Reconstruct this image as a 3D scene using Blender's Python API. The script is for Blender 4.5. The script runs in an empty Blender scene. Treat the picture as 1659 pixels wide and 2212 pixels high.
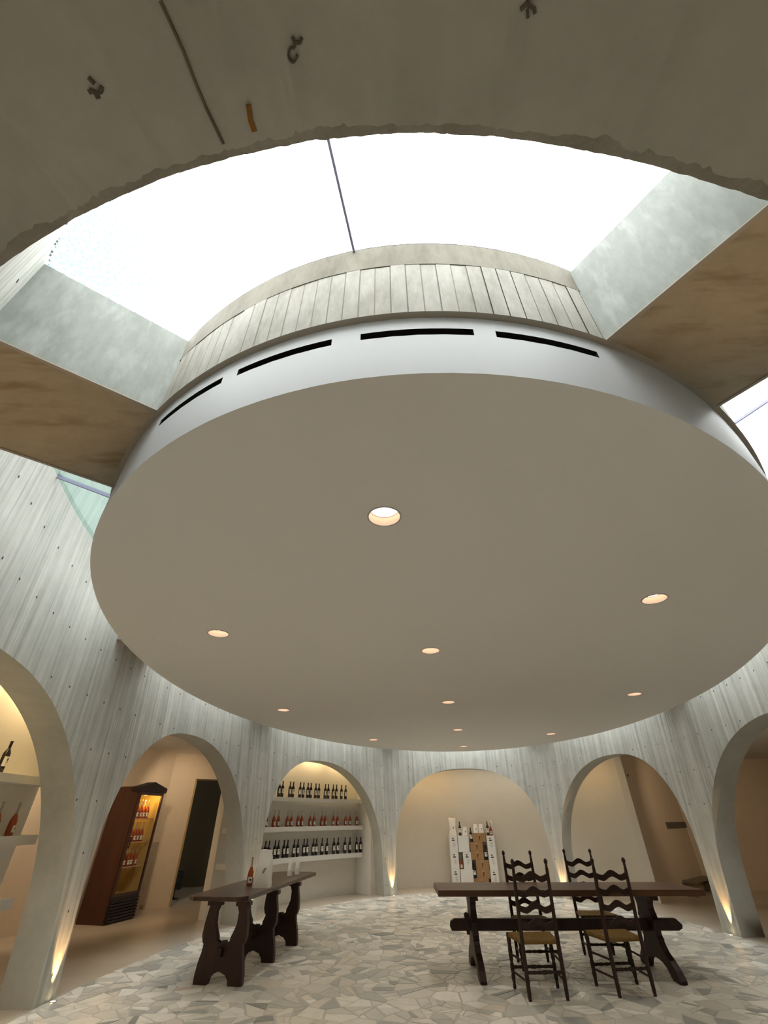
import bpy, bmesh, math, random
import numpy as np
from mathutils import Matrix, Vector
from mathutils.geometry import delaunay_2d_cdt

random.seed(7); rng = np.random.default_rng(11)
S = bpy.context.scene
COL = S.collection
PI = math.pi

# ------------------------------------------------------------------ camera
F_PX, PITCH, ROLL, EYE = 924.02, math.radians(35.66), math.radians(-0.313), 1.5
cF = Vector((0, math.cos(PITCH), math.sin(PITCH)))
cU0 = Vector((0, -math.sin(PITCH), math.cos(PITCH)))
cR0 = Vector((1, 0, 0))
cR = math.cos(ROLL)*cR0 + math.sin(ROLL)*cU0
cU = -math.sin(ROLL)*cR0 + math.cos(ROLL)*cU0
cam_d = bpy.data.cameras.new('camera'); cam = bpy.data.objects.new('camera', cam_d); COL.objects.link(cam)
cam_d.sensor_fit = 'AUTO'; cam_d.sensor_width = 36.0; cam_d.lens = F_PX/2212*36.0
cam_d.clip_start = 0.02; cam_d.clip_end = 200
cam.matrix_world = Matrix(((cR.x, cU.x, -cF.x, 0), (cR.y, cU.y, -cF.y, 0), (cR.z, cU.z, -cF.z, EYE), (0, 0, 0, 1)))
S.camera = cam

# ------------------------------------------------------------------ world, exposure
W = bpy.data.worlds.new('overcast_sky'); S.world = W; W.use_nodes = True
bgn = W.node_tree.nodes['Background']
bgn.inputs[0].default_value = (0.965, 0.99, 1.0, 1); bgn.inputs[1].default_value = 5.0
S.view_settings.view_transform = 'Standard'; S.view_settings.look = 'None'
S.view_settings.gamma = 1.0; S.view_settings.use_curve_mapping = False
S.view_settings.exposure = 0.85
S.cycles.max_bounces = 9; S.cycles.diffuse_bounces = 6; S.cycles.glossy_bounces = 4
S.cycles.transparent_max_bounces = 12; S.cycles.sample_clamp_indirect = 8.0
S.cycles.caustics_reflective = False; S.cycles.caustics_refractive = False

def lamp(name, kind, loc, power, color, size=0.1, target=None, sx=None, spot=None, parent=None):
    d = bpy.data.lights.new(name, kind); d.energy = power; d.color = color
    if kind == 'AREA':
        d.size = size
        if sx: d.shape = 'RECTANGLE'; d.size = size; d.size_y = sx
    elif kind == 'SPOT':
        d.spot_size = spot[0]; d.spot_blend = spot[1]; d.shadow_soft_size = size
    else: d.shadow_soft_size = size
    o = bpy.data.objects.new(name, d); COL.objects.link(o); o.location = loc
    if target is not None:
        o.rotation_euler = (Vector(target)-Vector(loc)).to_track_quat('-Z', 'Y').to_euler()
    if parent: o.parent = parent
    return o

# ------------------------------------------------------------------ geometry of the oval hall
CX, CY = 0.99374, 7.2
TH = math.radians(78.9633)
A, B = 7.10819, 4.32588          # inner wall face, half axes
DA, DB = 6.17947, 3.72207        # hanging disc
ZD, ZF, ZT = 2.9853, 3.40, 4.08  # disc soffit, fascia top, glass
WT = 0.37                        # wall thickness
eu = np.array([math.cos(TH), math.sin(TH)]); ev = np.array([-math.sin(TH), math.cos(TH)])
CC = np.array([CX, CY])
def ell(t, a, b, d=0.0, z=None):
    x, y = a*math.cos(t), b*math.sin(t)
    if d:
        nx, ny = math.cos(t)/a, math.sin(t)/b; n = math.hypot(nx, ny); x += d*nx/n; y += d*ny/n
    p = CC + eu*x + ev*y
    return (p[0], p[1]) if z is None else (p[0], p[1], z)
_t = np.linspace(-PI, PI, 7201)
_x = np.stack([A*np.cos(_t), B*np.sin(_t)], -1)
_s = np.concatenate([[0], np.cumsum(np.linalg.norm(np.diff(_x, axis=0), axis=1))]); PER = _s[-1]; HALF = PER/2
_s -= HALF
def T_of(s):
    s = (s+HALF) % PER - HALF
    return float(np.interp(s, _s, _t))
def shear(s):
    s = (s+HALF) % PER - HALF
    return 0.14*math.sin(PI*s/HALF)
def near_a(t):                   # the end by the entrance sits a few centimetres closer
    q = (abs(math.degrees(t))-146)/24; q = min(1, max(0, q)); q = q*q*(3-2*q)
    return A*(1-0.0124*q)
def wall_pt(s, z, d=0.0, lean=True):
    t = T_of(s+(shear(s)*z if lean else 0)); return ell(t, near_a(t), B, d, z)

# ------------------------------------------------------------------ mesh helpers
class MB:
    def __init__(s): s.v = []; s.f = []; s.m = []; s.uv = []
    def face(s, pts, m=0, uv=None):
        i = len(s.v); s.v += [tuple(p) for p in pts]; s.f.append(tuple(range(i, i+len(pts)))); s.m.append(m); s.uv.append(uv)
    def idx(s, verts, faces, m=0):
        i = len(s.v); s.v += [tuple(p) for p in verts]
        for f in faces: s.f.append(tuple(i+k for k in f)); s.m.append(m); s.uv.append(None)
    def box(s, c, sz, rz=0.0, m=0, tilt=None):
        hx, hy, hz = sz[0]/2, sz[1]/2, sz[2]/2; co, si = math.cos(rz), math.sin(rz)
        V = []
        for z in (-hz, hz):
            for x, y in ((-hx, -hy), (hx, -hy), (hx, hy), (-hx, hy)):
                V.append((c[0]+x*co-y*si, c[1]+x*si+y*co, c[2]+z))
        s.idx(V, [(3, 2, 1, 0), (4, 5, 6, 7), (0, 1, 5, 4), (1, 2, 6, 5), (2, 3, 7, 6), (3, 0, 4, 7)], m)
    def prism(s, poly, y0, y1, axis='y', m=0):   # 2-D outline (counter-clockwise) extruded along an axis
        n = len(poly)
        def P(p, q):
            return (p[0], q, p[1]) if axis == 'y' else ((q, p[0], p[1]) if axis == 'x' else (p[0], p[1], q))
        V = [P(p, y0) for p in poly]+[P(p, y1) for p in poly]
        F = [(i, (i+1) % n, n+(i+1) % n, n+i) for i in range(n)]
        s.idx(V, F+[tuple(range(n-1, -1, -1)), tuple(range(n, 2*n))], m)
    def lathe(s, prof, n=14, c=(0, 0, 0), m=0, a0=0.0, a1=2*PI):
        full = abs(a1-a0-2*PI) < 1e-6; k = n if full else n+1
        V = []
        for r, z in prof:
            for i in range(k):
                a = a0+(a1-a0)*i/n; V.append((c[0]+r*math.cos(a), c[1]+r*math.sin(a), c[2]+z))
        F = []
        for j in range(len(prof)-1):
            for i in range(n if full else n):
                i2 = (i+1) % k; F.append((j*k+i, j*k+i2, (j+1)*k+i2, (j+1)*k+i))
        s.idx(V, F, m)
    def tube(s, path, rad, n=8, m=0, cap=True):
        path = [Vector(p) for p in path]; V = []; F = []
        for i, p in enumerate(path):
            d = (path[min(i+1, len(path)-1)]-path[max(i-1, 0)]).normalized()
            u = d.cross(Vector((0, 0, 1)) if abs(d.z) < .9 else Vector((1, 0, 0))).normalized(); w = d.cross(u)
            r = rad[i] if hasattr(rad, '__len__') else rad
            for k in range(n):
                a = 2*PI*k/n; V.append(tuple(p+u*r*math.cos(a)+w*r*math.sin(a)))
        for i in range(len(path)-1):
            for k in range(n): F.append((i*n+k, i*n+(k+1) % n, (i+1)*n+(k+1) % n, (i+1)*n+k))
        if cap: F += [tuple(range(n-1, -1, -1)), tuple(range((len(path)-1)*n, len(path)*n))]
        s.idx(V, F, m)
    def mesh(s, name, mats, smooth=False, weld=False, bevel=0.0):
        me = bpy.data.meshes.new(name); me.from_pydata(s.v, [], s.f)
        for m in (mats if isinstance(mats, (list, tuple)) else [mats]): me.materials.append(m)
        me.polygons.foreach_set('material_index', s.m)
        if any(u is not None for u in s.uv):
            L = me.uv_layers.new(name='UVMap'); k = 0
            for p, u in zip(me.polygons, s.uv):
                for j, li in enumerate(p.loop_indices):
                    if u is not None: L.data[li].uv = u[j]
        if weld or bevel:
            bm = bmesh.new(); bm.from_mesh(me); bmesh.ops.remove_doubles(bm, verts=bm.verts, dist=1e-5)
            if bevel:
                es = [e for e in bm.edges if len(e.link_faces) == 2 and e.calc_face_angle(0) > .7]
                bmesh.ops.bevel(bm, geom=es, offset=bevel, segments=2, affect='EDGES', profile=.6)
            bmesh.ops.recalc_face_normals(bm, faces=bm.faces); bm.to_mesh(me); bm.free()
        if smooth:
            me.polygons.foreach_set('use_smooth', [True]*len(me.polygons))
            try: me.set_sharp_from_angle(angle=math.radians(smooth if smooth is not True else 40))
            except Exception: pass
        me.update(); return me

def put(name, me, parent=None, loc=(0, 0, 0), rz=0.0):
    o = bpy.data.objects.new(name, me); COL.objects.link(o); o.location = loc; o.rotation_euler = (0, 0, rz)
    if parent: o.parent = parent
    return o
def thing(name, label, cat, loc=(0, 0, 0), rz=0.0, group=None):
    o = bpy.data.objects.new(name, None); COL.objects.link(o); o.location = loc; o.rotation_euler = (0, 0, rz)
    o.empty_display_size = .1
    o['label'] = label; o['category'] = cat
    if group: o['group'] = group
    return o
def tag(o, label, cat, group=None):
    o['label'] = label; o['category'] = cat
    if group: o['group'] = group
    return o
def struct(name, me, label=None, parent=None, cat='structure'):
    o = put(name, me, parent)
    if parent is None:
        o['kind'] = 'structure'
        if label: o['label'] = label; o['category'] = cat
    return o
def dup(root, loc, rz, label, group=None):
    r = root.copy(); COL.objects.link(r); r.location = loc; r.rotation_euler = (0, 0, rz); r['label'] = label
    if group: r['group'] = group
    for ch in root.children:
        c = ch.copy(); COL.objects.link(c); c.parent = r
        for g in ch.children:
            d = g.copy(); COL.objects.link(d); d.parent = c
    return r

# ------------------------------------------------------------------ materials
def mat(name, color, rough=.6, spec=.3, metal=0.0, emit=None, trans=0.0, coat=0.0):
    m = bpy.data.materials.new(name); m.use_nodes = True; b = m.node_tree.nodes['Principled BSDF']
    b.inputs['Base Color'].default_value = (*color, 1); b.inputs['Roughness'].default_value = rough
    b.inputs['Specular IOR Level'].default_value = spec; b.inputs['Metallic'].default_value = metal
    b.inputs['Transmission Weight'].default_value = trans; b.inputs['Coat Weight'].default_value = coat
    if emit: b.inputs['Emission Color'].default_value = (*emit[0], 1); b.inputs['Emission Strength'].default_value = emit[1]
    return m
def nodes(m): return m.node_tree.nodes, m.node_tree.links, m.node_tree.nodes['Principled BSDF']
def noise(m, vec, scale, detail=4, rough=.55, sc=None):
    N, L, _ = nodes(m); n = N.new('ShaderNodeTexNoise'); n.inputs['Scale'].default_value = scale
    n.inputs['Detail'].default_value = detail; n.inputs['Roughness'].default_value = rough
    if sc is not None:
        mp = N.new('ShaderNodeMapping'); mp.inputs['Scale'].default_value = sc; L.new(vec, mp.inputs['Vector']); vec = mp.outputs[0]
    L.new(vec, n.inputs['Vector']); return n.outputs['Fac']
def ramp(m, fac, stops):
    N, L, _ = nodes(m); r = N.new('ShaderNodeValToRGB'); e = r.color_ramp.elements
    while len(e) < len(stops): e.new(.5)
    for k, (p, c) in zip(e, stops): k.position = p; k.color = (*c, 1) if len(c) == 3 else c
    L.new(fac, r.inputs[0]); return r.outputs[0]
def mix(m, a, b, fac, mode='MIX'):
    N, L, _ = nodes(m); x = N.new('ShaderNodeMix'); x.data_type = 'RGBA'; x.blend_type = mode
    for s_, i in ((a, 6), (b, 7)):
        if isinstance(s_, tuple): x.inputs[i].default_value = (*s_, 1)
        else: L.new(s_, x.inputs[i])
    if isinstance(fac, (int, float)): x.inputs[0].default_value = fac
    else: L.new(fac, x.inputs[0])
    return x.outputs[2]
def coord(m, which='Object'):
    N, L, _ = nodes(m); return N.new('ShaderNodeTexCoord').outputs[which]
def bump(m, h, dist=.01, strength=.5):
    N, L, b = nodes(m); n = N.new('ShaderNodeBump'); n.inputs['Distance'].default_value = dist; n.inputs['Strength'].default_value = strength
    L.new(h, n.inputs['Height']); L.new(n.outputs[0], b.inputs['Normal'])
def setc(m, c): N, L, b = nodes(m); L.new(c, b.inputs['Base Color'])

def board_concrete():
    m = mat('board_marked_concrete', (.5, .5, .46), .85, .2); uv = coord(m, 'UV')
    streak = noise(m, uv, 1, 3, .6, (13, .25, 1)); fine = noise(m, uv, 1, 3, .6, (40, .9, 1)); patch = noise(m, uv, 1.1, 4, .6); blot = noise(m, uv, 4.5, 5, .65)
    c = ramp(m, streak, [(.33, (.22, .225, .20)), (.45, (.44, .44, .40)), (.56, (.57, .565, .515)), (.68, (.80, .79, .72))])
    c = mix(m, c, ramp(m, fine, [(.33, (.27, .275, .25)), (.67, (.82, .81, .75))]), .38)
    c = mix(m, c, ramp(m, patch, [(.35, (.30, .315, .28)), (.65, (.58, .57, .52))]), .25)
    c = mix(m, c, ramp(m, blot, [(.35, (.36, .36, .32)), (.6, (.58, .57, .53))]), .22)
    setc(m, c); N, L, b = nodes(m)
    ad = N.new('ShaderNodeMath'); ad.operation = 'ADD'; L.new(streak, ad.inputs[0]); L.new(fine, ad.inputs[1])
    bump(m, ad.outputs[0], .016, .7); return m
def smooth_concrete(name, lo, hi, stain=None, bumpd=.003, scale=1.6, sc=(1, 1, 1)):
    m = mat(name, hi, .8, .25); co = coord(m)
    p = noise(m, co, scale, 5, .6, sc); f = noise(m, co, scale*7, 5, .65, sc)
    c = ramp(m, p, [(.3, lo), (.7, hi)]); c = mix(m, c, ramp(m, f, [(.3, lo), (.7, hi)]), .35)
    if stain:
        s_ = noise(m, co, scale*2.3, 4, .6, (sc[0]*.6, sc[1]*1.6, sc[2]))
        c = mix(m, c, stain, ramp(m, s_, [(.52, (0, 0, 0)), (.68, (.8, .8, .8))]))
    setc(m, c); bump(m, f, bumpd, .4); return m
M = {}
M['wall'] = board_concrete()
M['reveal'] = smooth_concrete('smooth_concrete', (.40, .40, .36), (.54, .53, .48))
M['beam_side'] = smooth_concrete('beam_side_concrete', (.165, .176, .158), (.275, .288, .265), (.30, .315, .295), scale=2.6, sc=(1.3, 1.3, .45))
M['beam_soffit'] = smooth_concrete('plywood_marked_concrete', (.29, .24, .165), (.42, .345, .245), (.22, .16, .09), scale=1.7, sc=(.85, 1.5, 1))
M['drum'] = smooth_concrete('drum_concrete', (.17, .16, .13), (.36, .35, .315), scale=4.5, sc=(1, 1, .35))
M['drum_top'] = smooth_concrete('drum_top_concrete', (.105, .092, .068), (.20, .185, .145), scale=5.0, sc=(1, 1, .3))
M['chip'] = smooth_concrete('chipped_arris', (.26, .245, .21), (.40, .38, .33), scale=9, bumpd=.01)
M['lip'] = mat('lip_concrete', (.33, .29, .24), .85)
M['joint'] = mat('dark_joint', (.13, .115, .095), .9); M['joint_soft'] = mat('board_joint', (.17, .15, .115), .9)
M['white_paint'] = mat('white_paint', (.41, .415, .425), .55, .3)
M['soffit'] = mat('matt_white_soffit', (.74, .72, .69), .7, .2)
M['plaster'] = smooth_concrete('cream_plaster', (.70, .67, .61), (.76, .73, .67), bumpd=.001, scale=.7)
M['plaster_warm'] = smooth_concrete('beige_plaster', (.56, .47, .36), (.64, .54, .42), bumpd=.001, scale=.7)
M['shelf'] = mat('white_shelf', (.74, .72, .67), .5)
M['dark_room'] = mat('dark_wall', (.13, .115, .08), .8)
M['black'] = mat('black_recess', (.012, .012, .012), .8)
M['metal_dark'] = mat('dark_metal', (.05, .05, .055), .4, .5, .8)
M['seam'] = mat('glazing_seal', (.22, .22, .32), .5)
M['trim_wood'] = mat('yellow_wood_trim', (.36, .26, .12), .5)
M['wood_trim_dark'] = mat('dark_trim', (.1, .06, .03), .5)
def glass_mat(name, tint, rain=False, drops=None):
    m = bpy.data.materials.new(name); m.use_nodes = True; N, L = m.node_tree.nodes, m.node_tree.links; N.clear()
    o = N.new('ShaderNodeOutputMaterial'); t = N.new('ShaderNodeBsdfTransparent'); g = N.new('ShaderNodeBsdfGlossy'); x = N.new('ShaderNodeMixShader')
    t.inputs[0].default_value = (*tint, 1); g.inputs['Roughness'].default_value = .05
    lw = N.new('ShaderNodeLayerWeight'); fr = N.new('ShaderNodeValToRGB'); L.new(lw.outputs['Facing'], fr.inputs[0]); e = fr.color_ramp.elements
    if rain: e[0].position, e[0].color, e[1].position, e[1].color = .30, (.05, .05, .05, 1), .44, (.975, .975, .975, 1); g.inputs[0].default_value = (.58, .80, .745, 1); g.inputs['Roughness'].default_value = .12
    else: e[0].position, e[0].color, e[1].position, e[1].color = .45, (.05, .05, .05, 1), 1.0, (.9, .9, .9, 1)
    L.new(fr.outputs[0], x.inputs[0]); L.new(t.outputs[0], x.inputs[1]); L.new(g.outputs[0], x.inputs[2]); L.new(x.outputs[0], o.inputs[0])
    if drops:                                                     # beads of rain gathered in the corner of the near pane
        ge = N.new('ShaderNodeNewGeometry'); v = N.new('ShaderNodeTexVoronoi'); v.voronoi_dimensions = '2D'; v.inputs['Scale'].default_value = 33; L.new(ge.outputs['Position'], v.inputs['Vector'])
        vd = N.new('ShaderNodeVectorMath'); vd.operation = 'DISTANCE'; vd.inputs[1].default_value = drops; L.new(ge.outputs['Position'], vd.inputs[0])
        sub = N.new('ShaderNodeMath'); sub.operation = 'MULTIPLY_ADD'; L.new(vd.outputs['Value'], sub.inputs[0]); sub.inputs[1].default_value = .38; L.new(v.outputs['Distance'], sub.inputs[2])
        r = N.new('ShaderNodeValToRGB'); e = r.color_ramp.elements; e[0].position = .37; e[0].color = (.10, .125, .14, 1); e[1].position = .41; e[1].color = (*tint, 1)
        L.new(sub.outputs[0], r.inputs[0]); L.new(r.outputs[0], t.inputs[0])
    return m
M['glass'] = glass_mat('skylight_glass', (.97, .985, .975)); M['glass_rain'] = glass_mat('rain_wet_glass', (.95, .98, .97), True); M['glass_drops'] = glass_mat('rain_beaded_glass', (.97, .985, .975), False, (-1.86, 1.16, ZT))
M['case_glass'] = glass_mat('cabinet_glass', (.97, .97, .95))
def wood(name, dark, light, rough=.35, along='X', sc=14):
    m = mat(name, light, rough, .4); co = coord(m)
    k = {'X': (.7, sc, sc), 'Y': (sc, .7, sc), 'Z': (sc, sc, .7)}[along]
    g = noise(m, co, 1, 5, .6, k); p = noise(m, co, 2.5, 3)
    c = ramp(m, g, [(.3, dark), (.7, light)]); c = mix(m, c, dark, ramp(m, p, [(.4, (0, 0, 0)), (.75, (.5, .5, .5))]))
    setc(m, c); bump(m, g, .002, .3); return m
M['oak_dark'] = wood('dark_stained_wood', (.018, .006, .004), (.045, .016, .008), .5, 'Z')
M['table_top_l'] = wood('dark_table_top', (.045, .023, .014), (.088, .05, .031), .28, 'Y')
M['table_top_r'] = wood('oiled_plank_top', (.062, .026, .012), (.125, .06, .028), .38, 'X', 10)
M['chair_wood'] = wood('turned_chair_wood', (.016, .006, .004), (.042, .016, .009), .45, 'Z', 18)
M['mahogany'] = wood('red_brown_cabinet_wood', (.034, .010, .004), (.06, .019, .007), .35, 'Z', 8)
M['mahogany_dark'] = wood('dark_cabinet_plinth', (.008, .003, .002), (.02, .006, .004), .45, 'X', 8)
def rush():
    m = mat('woven_rush', (.42, .25, .06), .7); co = coord(m); g = noise(m, co, 1, 3, .6, (90, 12, 12)); setc(m, ramp(m, g, [(.3, (.12, .065, .014)), (.7, (.25, .15, .04))])); bump(m, g, .004, .6); return m
M['rush'] = rush()
M['wine_dark'] = mat('dark_wine_glass', (.012, .006, .007), .12, .5)
M['capsule'] = mat('black_capsule', (.018, .008, .010), .4)
M['rose'] = mat('rose_wine', (.46, .10, .035), .1, .5, trans=.35)
M['clear_neck'] = mat('clear_bottle_neck', (.62, .60, .52), .08, .5, trans=.55)
M['label'] = mat('cream_label', (.80, .78, .72), .7); M['ink'] = mat('black_ink', (.02, .018, .016), .7); M['ink_grey'] = mat('grey_ink', (.42, .40, .38), .7)
M['white_card'] = mat('white_cardboard', (.78, .77, .74), .7); M['brown_card'] = mat('brown_cardboard', (.36, .215, .10), .8); M['brown_ink'] = mat('dark_brown_ink', (.09, .05, .025), .8)
M['tape'] = mat('parcel_tape', (.42, .27, .14), .35)
def paper():
    m = mat('white_paper', (.90, .895, .88), .75); co = coord(m); g = noise(m, co, 14, 4); bump(m, g, .01, .5); return m
M['paper'] = paper(); M['cup'] = mat('paper_cup', (.88, .86, .83), .6)
M['lamp_warm'] = mat('downlight_lens', (1, .9, .8), .5, emit=((1.0, .91, .78), 2.6)); M['lamp_ring'] = mat('downlight_reflector', (.62, .42, .31), .6)
M['up_lens'] = mat('uplight_lens', (1, .9, .7), .5, emit=((1.0, .78, .45), 6.0)); M['steel'] = mat('brushed_steel', (.5, .5, .5), .35, .5, 1.0)
M['fridge_glow'] = mat('cabinet_lamp', (1, .8, .4), .5, emit=((1.0, .62, .16), 9.0)); M['fridge_in'] = mat('cabinet_lining', (.46, .35, .15), .4)
M['grey_vent'] = mat('grey_vent_paint', (.16, .14, .115), .6); M['bench'] = mat('grey_brown_bench', (.20, .17, .13), .7)
M['rust'] = mat('rust_mark', (.30, .14, .03), .9); M['hole_shade'] = mat('tie_hole_shade', (.07, .07, .065), .9)
M['radiator'] = mat('ribbed_panel_paint', (.62, .53, .41), .6)
M['parapet'] = mat('roof_parapet', (.42, .43, .42), .9)
def floor_mats():
    m = mat('polished_floor', (.5, .44, .35), .28, .4); co = coord(m); p = noise(m, co, .9, 5, .6)
    setc(m, ramp(m, p, [(.3, (.42, .36, .28)), (.7, (.55, .48, .385))])); M['floor_out'] = m
    m = mat('stone_grout', (.53, .51, .455), .5, .3); M['grout'] = m
    m = mat('marble_stone', (.6, .58, .52), .33, .4); N, L, b = nodes(m)
    at = N.new('ShaderNodeAttribute'); at.attribute_name = 'tone'
    c = ramp(m, at.outputs['Fac'], [(0, (.26, .28, .265)), (.2, (.46, .465, .43)), (.45, (.64, .62, .55)), (.7, (.78, .75, .67)), (.9, (.88, .86, .79)), (1, (.60, .53, .43))])
    v = noise(m, coord(m), 7, 6, .7); c = mix(m, c, (.40, .40, .37), ramp(m, v, [(.5, (0, 0, 0)), (.75, (.5, .5, .5))])); setc(m, c); M['stone'] = m
floor_mats()

# ------------------------------------------------------------------ the oval arched wall
H_ARCH, Z_SPR, N_ARCH = 2.66, 0.60, 2.3
ARCHES = [(0.125, 2.02), (4.42, 1.88), (8.71, 1.89), (13.35, 2.40), (18.30, 1.88), (-13.60, 2.35), (-8.75, 2.40), (-4.08, 1.86)]
ARCHES = [((c if c > -1 else c+PER), w) for c, w in ARCHES]      # increasing s
ARCHES.sort()
WALL_TOP = 4.16
def arch_z(x): return Z_SPR+(H_ARCH-Z_SPR)*max(0.0, 1-abs(x)**N_ARCH)**(1/N_ARCH)
def build_wall():
    mb = MB()
    def q(s0, s1, za, zb, d, m, n=1):                            # a strip of wall face between two columns (za, zb are pairs: low and high)
        for k in range(n):
            l0 = za[0]+(zb[0]-za[0])*k/n; h0 = za[0]+(zb[0]-za[0])*(k+1)/n; l1 = za[1]+(zb[1]-za[1])*k/n; h1 = za[1]+(zb[1]-za[1])*(k+1)/n
            P = [wall_pt(s0, l0, d), wall_pt(s1, l1, d), wall_pt(s1, h1, d), wall_pt(s0, h0, d)]
            U = [(s0, l0), (s1, l1), (s1, h1), (s0, h0)]
            if d == 0: P = P[::-1]; U = U[::-1]
            mb.face(P, m, U)
    n_a = len(ARCHES)
    for i, (c, w) in enumerate(ARCHES):
        near = abs(c-18.30) < .01
        n = 420 if near else 56
        xs = [-math.cos(PI*j/n) for j in range(n+1)]
        if near: xs = [-1+2*j/n for j in range(n+1)]
        zs = [arch_z(x) for x in xs]
        if near:                                                  # broken, chipped arris of the arch over the camera
            r = rng.normal(0, 1, n+1); sm = np.convolve(r, np.ones(5)/5, 'same'); sm2 = np.convolve(rng.normal(0, 1, n+1), np.ones(23)/23, 'same')
            chip = np.abs(sm)*.014+np.abs(sm2)*.012+.003; inn = .012+np.abs(np.convolve(rng.normal(0, 1, n+1), np.ones(13)/13, 'same'))*.022+np.abs(r)*.002
            zf = [z+c_ for z, c_ in zip(zs, chip)]
        else: zf = zs
        ss = [c+w*x for x in xs]
        for j in range(n):
            q(ss[j], ss[j+1], (zf[j], zf[j+1]), (WALL_TOP, WALL_TOP), 0.0, 0, 5)
            q(ss[j], ss[j+1], (zs[j], zs[j+1]), (WALL_TOP, WALL_TOP), WT, 0, 2)
            if near:
                a0, a1 = inn[j], inn[j+1]
                mb.face([wall_pt(ss[j], zf[j]), wall_pt(ss[j+1], zf[j+1]), wall_pt(ss[j+1], zs[j+1], a1), wall_pt(ss[j], zs[j], a0)], 2)
                mb.face([wall_pt(ss[j], zs[j], a0), wall_pt(ss[j+1], zs[j+1], a1), wall_pt(ss[j+1], zs[j+1], WT), wall_pt(ss[j], zs[j], WT)], 1)
            else:
                mb.face([wall_pt(ss[j], zs[j]), wall_pt(ss[j+1], zs[j+1]), wall_pt(ss[j+1], zs[j+1], WT), wall_pt(ss[j], zs[j], WT)], 1)
        for s0, fl in ((c-w, 1), (c+w, 0)):                       # straight feet of the reveal
            for k in range(2):
                z0, z1 = Z_SPR*k/2, Z_SPR*(k+1)/2
                P = [wall_pt(s0, z0), wall_pt(s0, z1), wall_pt(s0, z1, WT), wall_pt(s0, z0, WT)]
                mb.face(P if fl else P[::-1], 1)
        c2, w2 = ARCHES[(i+1) % n_a]
        if i == n_a-1: c2 += PER
        p0, p1 = c+w, c2-w2
        k = max(3, int((p1-p0)/.12))
        for j in range(k):
            s0, s1 = p0+(p1-p0)*j/k, p0+(p1-p0)*(j+1)/k
            q(s0, s1, (0, 0), (Z_SPR, Z_SPR), 0.0, 0, 2); q(s0, s1, (Z_SPR, Z_SPR), (WALL_TOP, WALL_TOP), 0.0, 0, 6)
            q(s0, s1, (0, 0), (WALL_TOP, WALL_TOP), WT, 0, 3)
    n = 200
    for j in range(n):                                            # coping
        s0, s1 = PER*j/n, PER*(j+1)/n
        mb.face([wall_pt(s0, WALL_TOP), wall_pt(s1, WALL_TOP), wall_pt(s1, WALL_TOP, WT), wall_pt(s0, WALL_TOP, WT)], 1)
    me = mb.mesh('wall_oval', [M['wall'], M['reveal'], M['chip']])
    bm = bmesh.new(); bm.from_mesh(me); bmesh.ops.remove_doubles(bm, verts=bm.verts, dist=2e-4); bmesh.ops.recalc_face_normals(bm, faces=bm.faces); bm.to_mesh(me); bm.free()
    me.polygons.foreach_set('use_smooth', [True]*len(me.polygons)); me.set_sharp_from_angle(angle=math.radians(35))
    return me
wall_oval = struct('wall_oval', build_wall(), 'oval board-marked grey concrete wall pierced by tall rounded arches')
def in_arch(s, z, mg=.07):
    for c, w in ARCHES:
        for o in (0, PER, -PER):
            x = (s-c-o)/w
            if abs(x) < 1+mg/w:
                top = arch_z(min(1, abs(x))) if abs(x) < 1 else Z_SPR*2.0
                if z < top+mg: return True
    return False
mb = MB()                                                         # rows of form-tie holes: dark discs, hole shade put into their colour
for zr in (.2, .7, 1.2, 1.69, 2.18, 2.68, 3.18, 3.68):
    for k in range(int(PER/.402)):
        s0 = 10.36+.402*k
        s = s0 % PER
        if in_arch(s, zr): continue
        p = Vector(wall_pt(s, zr, 0)); q_ = Vector(wall_pt(s, zr, .05)); n_ = (q_-p).normalized(); tx = n_.cross(Vector((0, 0, 1)))
        r = .011; ring = [p-n_*.002+tx*r*math.cos(a)+Vector((0, 0, 1))*r*1.15*math.sin(a) for a in [2*PI*i/8 for i in range(8)]]
        mb.face(ring[::-1]); 
        for i in range(8): mb.face([ring[i], ring[(i+1) % 8], ring[(i+1) % 8]+n_*.004, ring[i]+n_*.004])
o = put('tie_hole', mb.mesh('tie_hole', M['hole_shade']), wall_oval); o['kind'] = 'stuff'

# marks on the soffit of the arch over the camera
def pix(x, y, z):
    d = cR*((x-829.5)/F_PX)+cU*((1106-y)/F_PX)+cF; t = (z-EYE)/d.z; return Vector((d.x*t, d.y*t, z))
def soffit_z(p):
    q = np.array([p.x, p.y])-CC; t = math.atan2((q@ev)/B, (q@eu)/A); s = float(np.interp(t, _t, _s)) % PER
    return arch_z((s-18.30)/1.88)
def soffit_pt(x, y, drop=.006):
    z = 2.66
    for _ in range(6): p = pix(x, y, z); z = soffit_z(p)-drop
    return pix(x, y, z)
def stroke(mb, pts, w):
    P = [soffit_pt(*p) for p in pts]
    for a, b in zip(P[:-1], P[1:]):
        d = (b-a); d.z = 0; d.normalize(); n_ = Vector((-d.y, d.x, 0))*w/2
        top = Vector((0, 0, .012)); q4 = [a-n_, b-n_, b+n_, a+n_]; mb.face(q4)
        for i in range(4): mb.face([q4[i], q4[(i+1) % 4], q4[(i+1) % 4]+top, q4[i]+top])
mb = MB(); stroke(mb, [(345, 2), (372, 60), (395, 110), (420, 175), (445, 235), (482, 312)], .0045); put('joint_line', mb.mesh('joint_line', M['joint_soft']), wall_oval)
for pts, w in (([(190, 168), (203, 182)], .006), ([(191, 200), (198, 196), (206, 203), (212, 214)], .007), ([(206, 203), (217, 199), (219, 188)], .006)):
    mb = MB(); stroke(mb, pts, w); put('tie_mark', mb.mesh('tie_mark', M['joint']), wall_oval)
ring = [(632+9*math.cos(a), 119+16*math.sin(a)) for a in [2*PI*i/12 for i in range(11)]]
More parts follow.
